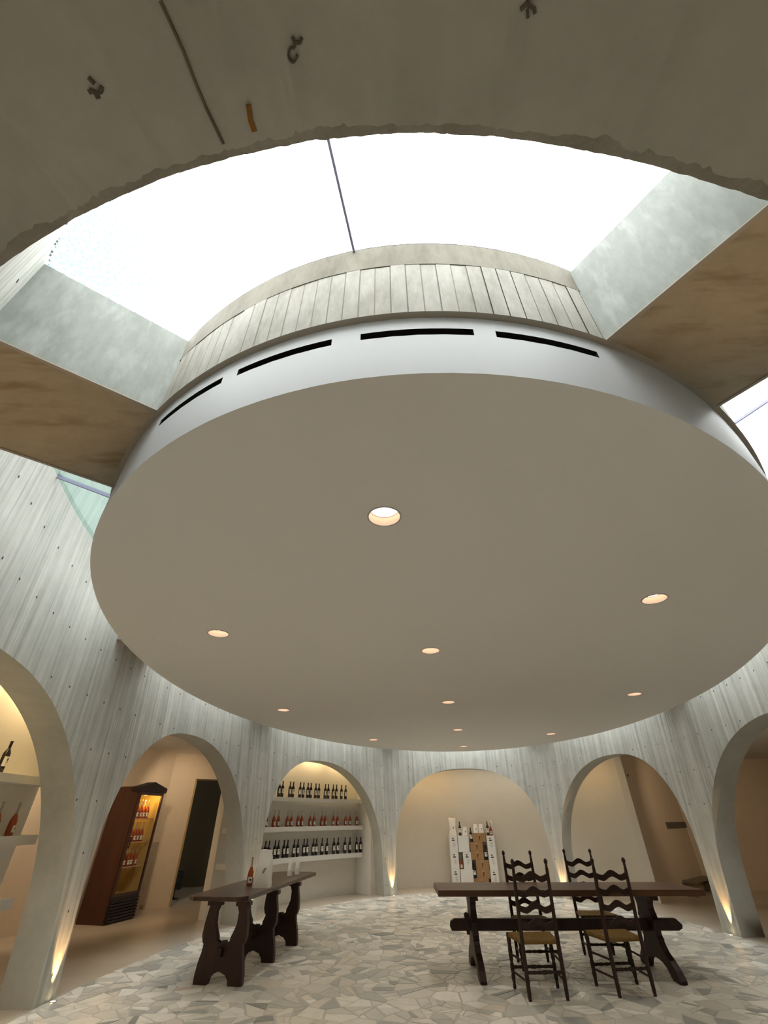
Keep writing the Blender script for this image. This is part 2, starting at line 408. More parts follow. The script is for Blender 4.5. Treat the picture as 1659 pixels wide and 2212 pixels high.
mb = MB(); stroke(mb, ring, .004); stroke(mb, [(631, 80), (636, 93), (648, 93), (652, 82)], .005); stroke(mb, [(636, 93), (637, 103)], .004); put('tie_mark', mb.mesh('tie_mark', M['joint']), wall_oval)
mb = MB(); stroke(mb, [(1125, 22), (1138, 10), (1142, 0)], .005); stroke(mb, [(1138, 10), (1154, 18), (1156, 30)], .005); stroke(mb, [(1140, 20), (1141, 40)], .004); put('tie_mark', mb.mesh('tie_mark', M['joint']), wall_oval)
mb = MB(); stroke(mb, [(536, 228), (541, 262), (549, 285)], .009); put('rust_stain', mb.mesh('rust_stain', M['rust']), wall_oval)['label'] = 'orange rust streak'

# ------------------------------------------------------------------ hanging disc: soffit, fascia with air slots, concrete drum
LAMPS = [(-5.18, 0), (-2.59, 0), (0, 0), (2.62, 0), (5.15, 0), (-3.55, 1.98), (0, 2.74), (3.55, 1.98), (-3.55, -1.98), (0.05, -2.74), (3.6, -1.95)]
LR = .098
def local(u, v, z): p = CC+eu*u+ev*v; return (p[0], p[1], z)
def cdt_mesh(loops, z, holes=(), flip=False, keep=None):
    pts = []; edges = []
    for L in loops:
        i = len(pts); pts += [Vector(p[:2]) for p in L]; edges += [(i+k, i+(k+1) % len(L)) for k in range(len(L))]
    v, e, f, *_ = delaunay_2d_cdt(pts, edges, [], 0, 1e-6)
    mb = MB(); F = []
    for t in f:
        c = sum((v[k] for k in t), Vector((0, 0)))/len(t)
        if keep is None or keep(c): F.append(tuple(t[::-1]) if flip else tuple(t))
    mb.idx([(p.x, p.y, z) for p in v], F); return mb
def in_ell(c, a, b):
    q = np.array([c.x, c.y])-CC; return ((q@eu)/a)**2+((q@ev)/b)**2 < 1
NE = 200
outer = [ell(2*PI*i/NE, DA, DB) for i in range(NE)]
circ = [[local(u+LR*math.cos(2*PI*k/24), v+LR*math.sin(2*PI*k/24), 0) for k in range(24)] for u, v in LAMPS]
cent = [Vector(local(u, v, 0)[:2]) for u, v in LAMPS]
mb = cdt_mesh([outer]+circ, ZD, flip=True, keep=lambda c: in_ell(c, DA, DB) and all((c-k).length > LR*.98 for k in cent))
ceiling = struct('ceiling', mb.mesh('ceiling', M['soffit']), 'large white oval disc ceiling hanging in the middle of the hall')
SLOTS = [(162.4, 170.0), (171.5, 179.25), (181.35, 189.2), (190.75, 198.35)]
ts = sorted(set([round(i*1.8, 3) for i in range(200)]+[x for s_ in SLOTS for x in s_]))
mb = MB(); sb = []
for t0, t1 in zip(ts, ts[1:]+[360.0]):
    a0, a1 = math.radians(t0), math.radians(t1); slot = any(s0-1e-4 <= t0 and t1 <= s1+1e-4 for s0, s1 in SLOTS)
    lv = [ZD, 3.262, 3.31, ZF]
    for k in range(3):
        if slot and k == 1: continue
        mb.face([ell(a0, DA, DB, 0, lv[k]), ell(a1, DA, DB, 0, lv[k]), ell(a1, DA, DB, 0, lv[k+1]), ell(a0, DA, DB, 0, lv[k+1])])
me = mb.mesh('fascia', M['white_paint'], weld=True); me.polygons.foreach_set('use_smooth', [True]*len(me.polygons)); me.set_sharp_from_angle(angle=math.radians(30))
put('fascia', me, ceiling)
for s0, s1 in SLOTS:
    mb = MB(); n = 8
    for k in range(n):
        a0, a1 = math.radians(s0+(s1-s0)*k/n), math.radians(s0+(s1-s0)*(k+1)/n); z0, z1, d = 3.262, 3.31, -.09
        mb.face([ell(a0, DA, DB, d, z0), ell(a1, DA, DB, d, z0), ell(a1, DA, DB, d, z1), ell(a0, DA, DB, d, z1)])
        for z in (z0, z1): mb.face([ell(a0, DA, DB, 0, z), ell(a1, DA, DB, 0, z), ell(a1, DA, DB, d, z), ell(a0, DA, DB, d, z)])
    for s_ in (s0, s1):
        a0 = math.radians(s_); mb.face([ell(a0, DA, DB, 0, 3.262), ell(a0, DA, DB, -.09, 3.262), ell(a0, DA, DB, -.09, 3.31), ell(a0, DA, DB, 0, 3.31)])
    put('air_slot', mb.mesh('air_slot', M['black']), ceiling)
GA, GB = DA*1.0045, DB*1.0045                                     # drum
mb = MB(); n = 300; ZS = 3.862
off = [0.0]*n
ang = [2*PI*i/n for i in range(n+1)]
for i in range(n):                                                # every board of the lower band keeps its own depth
    dj = random.uniform(-.002, .003); g = .035*(ang[1]-ang[0])
    a0, a1 = ang[i], ang[i+1]; b0, b1 = a0+g*1.1, a1-g*1.1
    mb.face([ell(b0, GA, GB, dj, ZF), ell(b1, GA, GB, dj, ZF), ell(b1, GA, GB, dj, ZS), ell(b0, GA, GB, dj, ZS)], 0)
    mb.face([ell(b1, GA, GB, dj, ZF), ell(a1+g*1.1, GA, GB, -.002, ZF), ell(a1+g*1.1, GA, GB, -.002, ZS), ell(b1, GA, GB, dj, ZS)], 2)
for i in range(n):
    a0, a1 = ang[i], ang[i+1]
    lv = [(ZS, -.004), (ZS+.001, .003), (ZS+.012, .003), (ZS+.015, .001), (ZT+.02, .001)]
    for (z0, d0), (z1, d1) in zip(lv[:-1], lv[1:]): mb.face([ell(a0, GA, GB, d0, z0), ell(a1, GA, GB, d0, z0), ell(a1, GA, GB, d1, z1), ell(a0, GA, GB, d1, z1)], 1)
    mb.face([ell(a1, GA, GB, .004, ZF), ell(a0, GA, GB, .004, ZF), ell(a0, DA, DB, -.03, ZF), ell(a1, DA, DB, -.03, ZF)], 3)
    mb.face([ell(a0, GA, GB, .004, ZF), ell(a1, GA, GB, .004, ZF), ell(a1, GA, GB, -.002, ZF+.012), ell(a0, GA, GB, -.002, ZF+.012)], 3)
drum = struct('wall_drum', mb.mesh('wall_drum', [M['drum'], M['drum_top'], M['joint_soft'], M['lip']]), 'curved concrete drum rising from the white disc to the skylight')
mb = cdt_mesh([[ell(2*PI*i/NE, GA, GB) for i in range(NE)]], ZT+.03); put('roof_cap', mb.mesh('roof_cap', M['parapet']), drum)

# ------------------------------------------------------------------ roof beams from drum to wall
def beam_by_t(deg):
    t = math.radians(deg); p = np.array(ell(t, A, B)); n_ = np.array(ell(t, A, B, 1.0))-p; return p, n_
BEAMS = []
for deg in (29.5, 73, 107.5, -107, -70.5, -27):
    p, n_ = beam_by_t(deg); t = math.radians(deg); k = 0.0
    d_in = 0.0
    while not in_ell(Vector(p-n_*d_in), DA, DB): d_in += .01
    BEAMS.append((p-n_*(d_in+.12), n_, .92, d_in+.30, deg))
BEAMS.append((np.array([-1.595, 1.99]), np.array([-.793, -.61]), .927, None, 153.5)); BEAMS.append((np.array([1.505, 1.42]), np.array([.56, -.83]), .918, None, -153.8))
names = {29.5: 'between the bottle arch and the box arch', 73: 'between the drinks-cabinet arch and the bottle arch', 107.5: 'over the pier left of the drinks cabinet', -107: 'at the far right edge of the hall', -70.5: 'over the right-hand pier', -27: 'between the box arch and the corner arch', 153.5: 'crossing the near skylight on the left', -153.8: 'crossing the near skylight on the right'}
for p, n_, w, L, deg in BEAMS:
    n_ = n_/np.linalg.norm(n_); tt_ = np.array([-n_[1], n_[0]])
    def tip(sg, inner):                                           # run each side out to drum or wall
        q = p+tt_*sg*w/2; k = 0.0
        if inner:
            while in_ell(Vector(q+n_*k), DA, DB) and k < 2: k += .005
            while not in_ell(Vector(q+n_*k), DA, DB) and k > -2: k -= .005
            return q+n_*(k-.05)
        while in_ell(Vector(q+n_*k), A, B) and k < 3: k += .005
        return q+n_*(k+.06)
    a, b, c, d = tip(-1, True), tip(-1, False), tip(1, False), tip(1, True)
    mb = MB(); z0, z1 = ZF+.004, ZT
    for P in ((a, b), (b, c), (c, d), (d, a)): mb.face([(*P[0], z0), (*P[1], z0), (*P[1], z1), (*P[0], z1)], 0)
    mb.face([(*d, z0), (*c, z0), (*b, z0), (*a, z0)], 1); mb.face([(*a, z1), (*b, z1), (*c, z1), (*d, z1)], 0)
    bo = struct('roof_beam', mb.mesh('roof_beam', [M['beam_side'], M['beam_soffit']], weld=True), 'radial concrete roof beam '+names[deg], cat='beam')
    for sg in (-1, 1):                                            # thin cast lip along each lower arris
        e0, e1 = (a, b) if sg < 0 else (d, c); mb = MB(); ins = -tt_*sg*.022
        V = []
        for q in (e0, e1): V += [(*q, z0), (*(q+ins), z0), (*(q+ins), z0-.006), (*q, z0-.006)]
        mb.idx(V, [(0, 4, 5, 1), (1, 5, 6, 2), (2, 6, 7, 3), (3, 7, 4, 0), (0, 1, 2, 3), (7, 6, 5, 4)]); put('cast_lip', mb.mesh('cast_lip', M['lip']), bo)

# ------------------------------------------------------------------ skylight ring
BT = sorted([b[4] % 360 for b in BEAMS]); SEAM = {}
def wedge(t0, t1, name, m, parent):
    mb = MB(); n = max(4, int(t1-t0)//2); z0, z1 = ZT+.004, ZT+.02
    for k in range(n):
        a0, a1 = math.radians(t0+(t1-t0)*k/n), math.radians(t0+(t1-t0)*(k+1)/n)
        for z in (z0, z1):
            P = [ell(a0, DA, DB, -.02, z), ell(a1, DA, DB, -.02, z), ell(a1, A, B, .04, z), ell(a0, A, B, .04, z)]
            if z == z1: mb.face(P[::-1])
    return put(name, mb.mesh(name, m), parent)
seam_t = {153.5: 180.55, 107.5: 133.4, 206.2: 226.2}
for i, t0 in enumerate(BT):
    t1 = BT[(i+1) % 8]; t1 += 360 if t1 < t0 else 0
    ts_ = seam_t.get(round(t0, 1), (t0+t1)/2)
    w = bpy.data.objects.new('window_%d' % (i+1), None); COL.objects.link(w); w['kind'] = 'structure'; w.location = (0, 0, 0)
    wet = round(t0, 1) in (107.5,)
    wedge(t0, ts_-.05, 'pane', M['glass_rain'] if wet else (M['glass_drops'] if round(t0, 1) == 153.5 else M['glass']), w); wedge(ts_+.05, t1, 'pane', M['glass_rain'] if wet else M['glass'], w)
    a = math.radians(ts_); mb = MB(); p0 = Vector(ell(a, DA, DB, -.02, ZT)); p1 = Vector(ell(a, A, B, .04, ZT)); d = (p1-p0).normalized(); n_ = Vector((-d.y, d.x, 0))*.0065
    V = [p0-n_, p1-n_, p1+n_, p0+n_]; V = V+[q+Vector((0, 0, .022)) for q in V]; mb.idx(V, [(3, 2, 1, 0), (4, 5, 6, 7), (0, 1, 5, 4), (1, 2, 6, 5), (2, 3, 7, 6), (3, 0, 4, 7)])
    put('glazing_bar', mb.mesh('glazing_bar', M['seam']), w)

# ------------------------------------------------------------------ recessed downlights
def downlight():
    r = thing('recessed_downlight', 'x', 'downlight', group='downlights in the oval ceiling')
    mb = MB(); mb.lathe([(LR, 0), (LR*.96, .055), (LR*.90, .06)], 24); put('reflector', mb.mesh('reflector', M['lamp_ring'], smooth=True), r)
    mb = MB(); mb.lathe([(LR*.91, .058), (.0005, .062)], 24); put('lens', mb.mesh('lens', M['lamp_warm']), r)
    mb = MB(); mb.lathe([(LR+.006, -.001), (LR+.006, -.004), (LR-.003, -.004), (LR-.003, 0)], 24); put('trim_ring', mb.mesh('trim_ring', M['white_paint'], smooth=True), r)
    return r
dl_lab = ['largest recessed downlight, nearest the fascia slots', 'second recessed downlight of the long middle row, counted from the slots', 'recessed downlight at the very centre of the oval ceiling', 'fourth recessed downlight of the long middle row, counted from the slots', 'last recessed downlight of the middle row, by the far rim above the boxes',
          'recessed downlight near the left rim, above the drinks-cabinet side', 'recessed downlight above the far end of the left trestle table', 'recessed downlight near the far rim, above the bottle-shelf arch', 'large oval-looking downlight close to the right rim', 'recessed downlight above the arch with the wall corner', 'small recessed downlight at the far right rim, nearest the box arch pier']
dl0 = None
for (u, v), lab in zip(LAMPS, dl_lab):
    p = local(u, v, ZD)
    if dl0 is None: dl0 = downlight(); dl0.location = p; dl0['label'] = lab
    else: dup(dl0, p, 0, lab)
    lamp('downlight_beam', 'SPOT', (p[0], p[1], p[2]-.006), 27, (1, .91, .80), .06, (p[0], p[1], 0), spot=(math.radians(125), .9))

# ------------------------------------------------------------------ floors
def clip(poly, n_, c):
    out = []
    for i in range(len(poly)):
        p, q = poly[i], poly[(i+1) % len(poly)]; dp = p[0]*n_[0]+p[1]*n_[1]-c; dq = q[0]*n_[0]+q[1]*n_[1]-c
        if dp <= 0: out.append(p)
        if dp*dq < 0: k = dp/(dp-dq); out.append((p[0]+(q[0]-p[0])*k, p[1]+(q[1]-p[1])*k))
    return out
def stones():
    g = .235; sa, sbb = A-.012, B-.012; P = []
    for i in range(-int(A/g)-1, int(A/g)+2):
        for j in range(-int(B/g)-1, int(B/g)+2):
            x = i*g+random.uniform(-.52, .52)*g; y = j*g+random.uniform(-.52, .52)*g
            if (x/(sa+.1))**2+(y/(sbb+.1))**2 < 1: P.append((x, y))
    P = np.array(P); out = []
    for i, p in enumerate(P):
        d = P-p; r2 = (d**2).sum(1); nb = np.argsort(r2)[1:20]; poly = [(p[0]-.5, p[1]-.5), (p[0]+.5, p[1]-.5), (p[0]+.5, p[1]+.5), (p[0]-.5, p[1]+.5)]
        gap = random.uniform(.004, .012)
        for k in nb:
            L = math.sqrt(r2[k]); n_ = d[k]/L; poly = clip(poly, n_, p@n_+L/2-gap)
            if len(poly) < 3: break
        if len(poly) < 3: continue
        if (p[0]/(sa-.6))**2+(p[1]/(sbb-.6))**2 > 1:
            t = math.atan2(p[1]/sbb, p[0]/sa)
            for dt in np.linspace(-.1, .1, 9):
                tt = t+dt; n_ = np.array([math.cos(tt)/sa, math.sin(tt)/sbb]); n_ /= np.linalg.norm(n_); q = np.array([sa*math.cos(tt), sbb*math.sin(tt)])
                poly = clip(poly, n_, q@n_)
                if len(poly) < 3: break
        if len(poly) < 3: continue
        parts = [poly]
        if random.random() < .7:
            for _ in range(random.choice([1, 1, 2, 2])):
                nxt = []
                for pl in parts:
                    c = np.mean(pl, 0)+np.array([random.uniform(-.05, .05), random.uniform(-.05, .05)]); a = random.uniform(0, PI); n_ = np.array([math.cos(a), math.sin(a)]); gp = random.uniform(.003, .006)
                    for sg in (1, -1):
                        q = clip(pl, n_*sg, (c@n_)*sg-gp)
                        if len(q) >= 3: nxt.append(q)
                parts = nxt
        for q in parts:
            ar = .5*abs(sum(q[k][0]*q[(k+1) % len(q)][1]-q[(k+1) % len(q)][0]*q[k][1] for k in range(len(q))))
            if ar > .0009: out.append(q)
    return out
def stone_mesh(mb, poly, tones):
    W_ = [tuple(CC+eu*x+ev*y) for x, y in poly]; c = np.mean(W_, 0)
    zt = .004+random.uniform(-.0008, .0008); n = len(W_)
    top = [(*(c+(np.array(p)-c)*(1-.004/max(.03, np.linalg.norm(np.array(p)-c)))), zt) for p in W_]; lo = [(*p, -.001) for p in W_]
    mb.idx(lo+top, [(i, (i+1) % n, n+(i+1) % n, n+i) for i in range(n)]+[tuple(range(n, 2*n))])
    tn = min(.999, max(0, random.choice([random.gauss(.62, .14), random.gauss(.82, .1), random.gauss(.5, .12), random.gauss(.34, .1), random.gauss(.18, .1)]) if random.random() > .05 else .97))
    tones += [tn]*(n+1)
def tone_attr(me, tones):
    at = me.attributes.new('tone', 'FLOAT', 'FACE'); at.data.foreach_set('value', tones)
mb = MB(); n = 220
mb.idx([ell(2*PI*i/n, A, B, 0, 0) for i in range(n)], [tuple(range(n))])
floor = struct('floor', mb.mesh('floor', M['grout']), 'oval floor of broken marble slabs set in grey grout')
def frame_xy(p):
    d = Vector((p[0], p[1], -EYE)); w = d.dot(cF)
    return None if w < .1 else (829.5+F_PX*d.dot(cR)/w, 1106-F_PX*d.dot(cU)/w, w)
ST = stones(); vis = []
for q in ST:
    c = CC+eu*np.mean([p[0] for p in q])+ev*np.mean([p[1] for p in q]); f = frame_xy(c)
    if f and -20 < f[0] < 1680 and f[1] < 2225:
        fx = [frame_xy(CC+eu*p[0]+ev*p[1]) for p in q]; fx = [k for k in fx if k]
        ar = .5*abs(sum(fx[k][0]*fx[(k+1) % len(fx)][1]-fx[(k+1) % len(fx)][0]*fx[k][1] for k in range(len(fx)))); vis.append((ar, id(q)))
vis.sort(reverse=True); big = {i for _, i in vis[:298]}
rest = MB(); rt = []
for q in ST:
    if id(q) in big:
        mb = MB(); tn = []; stone_mesh(mb, q, tn); me = mb.mesh('stone', M['stone']); tone_attr(me, tn); put('stone', me, floor)
    else: stone_mesh(rest, q, rt)
me = rest.mesh('stone_field', M['stone']); tone_attr(me, rt); o = put('stone_field', me, floor); o['kind'] = 'stuff'

ring_in = [ell(2*PI*i/220, A-.012, B-.012) for i in range(220)]
room = [(-7.0, -1.6), (-7.0, 6.0), (-6.7, 15.9), (0, 18), (8.4, 18), (12.2, 15.5), (12.2, -1.6)]
mb = cdt_mesh([room, ring_in], 0.001, keep=lambda c: not in_ell(c, A-.012, B-.012))
struct('floor_corridor', mb.mesh('floor_corridor', M['floor_out']), 'polished beige concrete floor around the oval hall')
ring_out = [ell(2*PI*i/160, A, B, WT-.02) for i in range(160)]
mb = cdt_mesh([room, ring_out], 2.84, flip=True, keep=lambda c: not in_ell(c, A+WT-.02, B+WT-.02))
mb.idx([(-8, -2.6, 2.95), (13, -2.6, 2.95), (13, -1.6, 2.95), (-8, -1.6, 2.95)], [(0, 1, 2, 3)])
struct('ceiling_corridor', mb.mesh('ceiling_corridor', M['plaster']), 'low plaster ceiling of the ring corridor behind the arches')

# ------------------------------------------------------------------ walls behind the arches
def strip_wall(name, pts, th, z0, z1, m, label=None, side=1, end_m=None):
    mb = MB(); P = [Vector((*p, 0)) for p in pts]; O = []
    for i, p in enumerate(P):
        d = (P[min(i+1, len(P)-1)]-P[max(i-1, 0)]).normalized(); O.append(p+Vector((-d.y, d.x, 0))*th*side)
    u = 0
    for i in range(len(P)-1):
        a, b, c, d = P[i], P[i+1], O[i+1], O[i]
        for q, r in ((a, b), (c, d)): mb.face([(q.x, q.y, z0), (r.x, r.y, z0), (r.x, r.y, z1), (q.x, q.y, z1)])
        mb.face([(a.x, a.y, z1), (b.x, b.y, z1), (c.x, c.y, z1), (d.x, d.y, z1)])
    for a, d in ((P[0], O[0]), (P[-1], O[-1])): mb.face([(a.x, a.y, z0), (d.x, d.y, z0), (d.x, d.y, z1), (a.x, a.y, z1)], 1 if end_m else 0)
    me = mb.mesh(name, [m, end_m] if end_m else m, weld=True)
    if len(pts) > 6: me.polygons.foreach_set('use_smooth', [True]*len(me.polygons)); me.set_sharp_from_angle(angle=math.radians(30))
    return struct(name, me, label)
def arc(s0, s1, d0, d1=None, n=14):
    d1 = d0 if d1 is None else d1
    return [ell(T_of(s0+(s1-s0)*k/n), A, B, d0+(d1-d0)*k/n) for k in range(n+1)]
strip_wall('wall_shelves_far', arc(6.67, 2.78, .87, .90, 16), .15, 0, 2.84, M['plaster'], 'cream wall behind the shelves of wine bottles')
strip_wall('wall_niche_end', [ell(T_of(2.72), A, B, .99), ell(T_of(2.62), A, B, WT)], .08, 0, 2.84, M['plaster'], side=-1)
strip_wall('wall_far', arc(2.78, -3.42, 1.17, 1.13, 24), .16, 0, 2.84, M['plaster'], 'cream curved wall behind the stacked wine boxes')
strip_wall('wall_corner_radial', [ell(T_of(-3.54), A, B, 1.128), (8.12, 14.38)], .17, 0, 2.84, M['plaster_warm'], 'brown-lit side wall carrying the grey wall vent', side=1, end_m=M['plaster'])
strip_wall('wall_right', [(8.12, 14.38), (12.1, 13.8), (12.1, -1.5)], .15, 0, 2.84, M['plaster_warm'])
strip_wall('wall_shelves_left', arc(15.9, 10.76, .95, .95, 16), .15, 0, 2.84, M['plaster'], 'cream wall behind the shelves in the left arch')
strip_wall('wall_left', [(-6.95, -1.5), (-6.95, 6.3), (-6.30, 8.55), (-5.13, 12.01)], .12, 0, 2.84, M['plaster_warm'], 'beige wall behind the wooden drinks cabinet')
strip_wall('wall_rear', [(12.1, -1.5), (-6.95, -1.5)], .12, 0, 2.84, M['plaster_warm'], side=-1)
DW0, DW1 = Vector((-5.13, 12.01)), Vector((-4.63, 12.28)); dd = (DW1-DW0).normalized()
J0, J1 = DW0+dd*.567, DW0+dd*1.50
strip_wall('wall_door_side', [DW0, J0], .14, 0, 2.84, M['plaster_warm']); strip_wall('wall_door_end', [J1, J1+dd*2.2], .14, 0, 2.84, M['plaster_warm'])
strip_wall('wall_door_head', [J0, J1], .14, 2.31, 2.84, M['plaster_warm'])
nn = Vector((-dd.y, dd.x))
q0, q1 = J0-dd*.9+nn*.15, J0-dd*1.1+nn*3.2; q2 = J1+dd*1.0+nn*3.2; q3 = J1+dd*1.0+nn*.15
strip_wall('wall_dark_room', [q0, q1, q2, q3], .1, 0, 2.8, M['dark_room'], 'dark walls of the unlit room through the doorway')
d1 = bpy.data.objects.new('door_1', None); COL.objects.link(d1); d1['kind'] = 'structure'; d1.location = (J0.x, J0.y, 0); d1.rotation_euler = (0, 0, math.atan2(dd.y, dd.x))
mb = MB(); mb.box((.018, .06, 1.155), (.035, .16, 2.31), m=0); put('frame', mb.mesh('frame', M['trim_wood']), d1)
mb = MB(); mb.box((.915, .06, 1.155), (.035, .16, 2.31)); put('frame', mb.mesh('frame', M['wood_trim_dark']), d1)
mb = MB(); mb.box((.466, .06, 2.30), (.93, .16, .03)); put('lintel', mb.mesh('lintel', M['wood_trim_dark']), d1)
t = thing('loudspeaker', 'small black box on the floor inside the dark doorway', 'speaker', (J0.x+nn.x*1.1+dd.x*.2, J0.y+nn.y*1.1+dd.y*.2, .001), math.atan2(dd.y, dd.x))
mb = MB(); mb.box((0, 0, .34), (.24, .24, .34)); put('body', mb.mesh('body', M['black'], bevel=.01), t)
mb = MB(); mb.tube([(0, 0, .01), (0, 0, .2)], .02, 8); mb.box((0, 0, .008), (.22, .2, .014)); put('stand', mb.mesh('stand', M['metal_dark']), t)
mb = MB(); mb.lathe([(.085, 0), (.07, .012), (.02, .004), (.001, .01)], 16); me = mb.mesh('cone', M['metal_dark'], smooth=True); c_ = put('cone', me, t, (0, -.121, .36)); c_.rotation_euler = (PI/2, 0, 0)

# ------------------------------------------------------------------ shelves and bottles
def shelf(name, s0, s1, d0, d1, z0, z1, label, group):
    mb = MB(); n = 20
    for k in range(n):
        a0, a1 = T_of(s0+(s1-s0)*k/n), T_of(s0+(s1-s0)*(k+1)/n)
        for z in (z0, z1): mb.face([ell(a0, A, B, d0, z), ell(a1, A, B, d0, z), ell(a1, A, B, d1, z), ell(a0, A, B, d1, z)])
        for d in (d0, d1): mb.face([ell(a0, A, B, d, z0), ell(a1, A, B, d, z0), ell(a1, A, B, d, z1), ell(a0, A, B, d, z1)])
    for s_ in (s0, s1):
        a0 = T_of(s_); mb.face([ell(a0, A, B, d0, z0), ell(a0, A, B, d1, z0), ell(a0, A, B, d1, z1), ell(a0, A, B, d0, z1)])
    return tag(put(name, mb.mesh(name, M['shelf'], weld=True)), label, 'shelf', group)
SH = [(1.845, 1.925), (1.275, 1.365), (.715, .805)]
for (z0, z1), w in zip(SH, ('top', 'middle', 'lowest')):
    shelf('wall_shelf', 6.62, 2.80, .57, .87, z0, z1, 'long white %s shelf with wine bottles in the glowing far arch' % w, 'white bottle shelves')
    shelf('wall_shelf', 15.6, 10.84, .66, .95, z0, z1, 'thick white %s shelf in the arch cut by the left frame edge' % w, 'white bottle shelves')
BORD = [(.0005, 0), (.034, 0), (.0375, .004), (.0375, .185), (.034, .205), (.022, .228), (.0145, .245), (.0138, .25)]
def bottle_dark():
    r = thing('wine_bottle', 'x', 'bottle')
    mb = MB(); mb.lathe(BORD, 14); put('body', mb.mesh('body', M['wine_dark'], smooth=50), r)
    mb = MB(); mb.lathe([(.0145, .243), (.0145, .306), (.0165, .308), (.0165, .318), (.0005, .318)], 12); put('capsule', mb.mesh('capsule', M['capsule'], smooth=50), r)
    mb = MB(); mb.lathe([(.0381, .07), (.0381, .165)], 8, a0=-PI/2-1.1, a1=-PI/2+1.1); lb = put('bottle_label', mb.mesh('bottle_label', M['label'], smooth=True), r)
    mb = MB(); mb.lathe([(.0384, .125), (.0384, .148)], 3, a0=-PI/2-.15, a1=-PI/2+.45); mb.lathe([(.0384, .105), (.0384, .118)], 2, a0=-PI/2+.1, a1=-PI/2+.5); put('printed_mark', mb.mesh('printed_mark', M['ink']), lb)
    return r
ROSE = [(.0005, 0), (.037, 0), (.041, .005), (.042, .09), (.039, .135), (.029, .17), (.018, .198), (.0155, .205)]
def bottle_rose():
    r = thing('rose_wine_bottle', 'x', 'bottle')
    mb = MB(); mb.lathe(ROSE, 14); put('body', mb.mesh('body', M['rose'], smooth=50), r)
    mb = MB(); mb.lathe([(.0155, .204), (.0135, .235), (.0130, .296), (.0155, .298), (.0155, .312), (.0005, .312)], 12); put('neck', mb.mesh('neck', M['clear_neck'], smooth=50), r)
    mb = MB(); mb.lathe([(.0424, .03), (.0424, .095)], 7, a0=-PI/2-.75, a1=-PI/2+.75); lb = put('bottle_label', mb.mesh('bottle_label', M['label'], smooth=True), r)
    mb = MB(); mb.lathe([(.0428, .055), (.0428, .075)], 3, a0=-PI/2-.1, a1=-PI/2+.4); put('printed_mark', mb.mesh('printed_mark', M['ink']), lb)
    return r
ORD = ['first', 'second', 'third', 'fourth', 'fifth', 'sixth', 'seventh', 'eighth', 'ninth', 'tenth', 'eleventh', 'twelfth', 'thirteenth', 'fourteenth', 'fifteenth', 'sixteenth', 'seventeenth', 'eighteenth', 'nineteenth', 'twentieth', 'twenty-first', 'twenty-second', 'twenty-third']
protos = {}
def bottle(kind, loc, rz, label, group=None):
    if kind not in protos:
        r = bottle_dark() if kind == 'dark' else bottle_rose(); protos[kind] = r
        r.location = loc; r.rotation_euler = (0, 0, rz); r['label'] = label
        if group: r['group'] = group
        return r
    r = dup(protos[kind], loc, rz, label)
    if group: r['group'] = group
    elif 'group' in r: del r['group']
    return r
def face_in(s, extra=0.0):
    t = T_of(s); p = Vector(ell(t, A, B)); q = Vector(ell(t, A, B, 1)); n_ = p-q; return math.atan2(n_.y, n_.x)+PI/2+extra
ROW = {'top': (1.925, 'dark', [5.53, 5.34, 5.24, 5.0, 4.9, 4.69, 4.58, 4.44, 4.35, 4.2, 4.09, 3.90, 3.80, 3.65, 3.55, 3.4, 3.27]),
       'middle': (1.365, 'rose', [5.72, 5.61, 5.39, 5.26, 4.99, 4.86, 4.66, 4.55, 4.29, 4.18, 3.95, 3.83, 3.6, 3.47, 3.24, 3.11, 2.92]),
       'lowest': (.805, 'dark', [6.45, 6.25, 5.78, 5.66, 5.54, 5.43, 5.26, 5.16, 5.0, 4.9, 4.70, 4.60, 4.42, 4.32, 4.15, 4.05, 3.88, 3.75, 3.55, 3.42, 3.23, 3.09, 2.90, 2.79])}
for w, (z, kind, ss) in ROW.items():
    k = 0
    for s_ in ss:
        if s_ > 6: continue
        k += 1
        bottle(kind, ell(T_of(s_), A, B, .66+random.uniform(-.01, .01), z), face_in(s_, random.uniform(-.25, .25)), '%s bottle, %s from the left on the %s shelf of the glowing arch' % ('dark wine' if kind == 'dark' else 'rosé wine', ORD[k-1], w), 'bottles on the %s shelf of the far arch' % w)
bottle('dark', ell(T_of(6.50), A, B, .68, .805), face_in(6.5), 'dark wine bottle on a shelf end, seen through the drinks-cabinet arch beside the pier')
bottle('rose', ell(T_of(11.16), A, B, .78, 1.365), face_in(11.0, .2), 'rosé wine bottle standing whole on the shelf in the left frame-edge arch')
bottle('rose', ell(T_of(11.38), A, B, .80, 1.365), face_in(11.2), 'rosé wine bottle cut by the left frame edge, next to a whole one')
bottle('dark', ell(T_of(11.62), A, B, .82, 1.925), face_in(11.6), 'dark wine bottle high on the top shelf at the left frame edge')

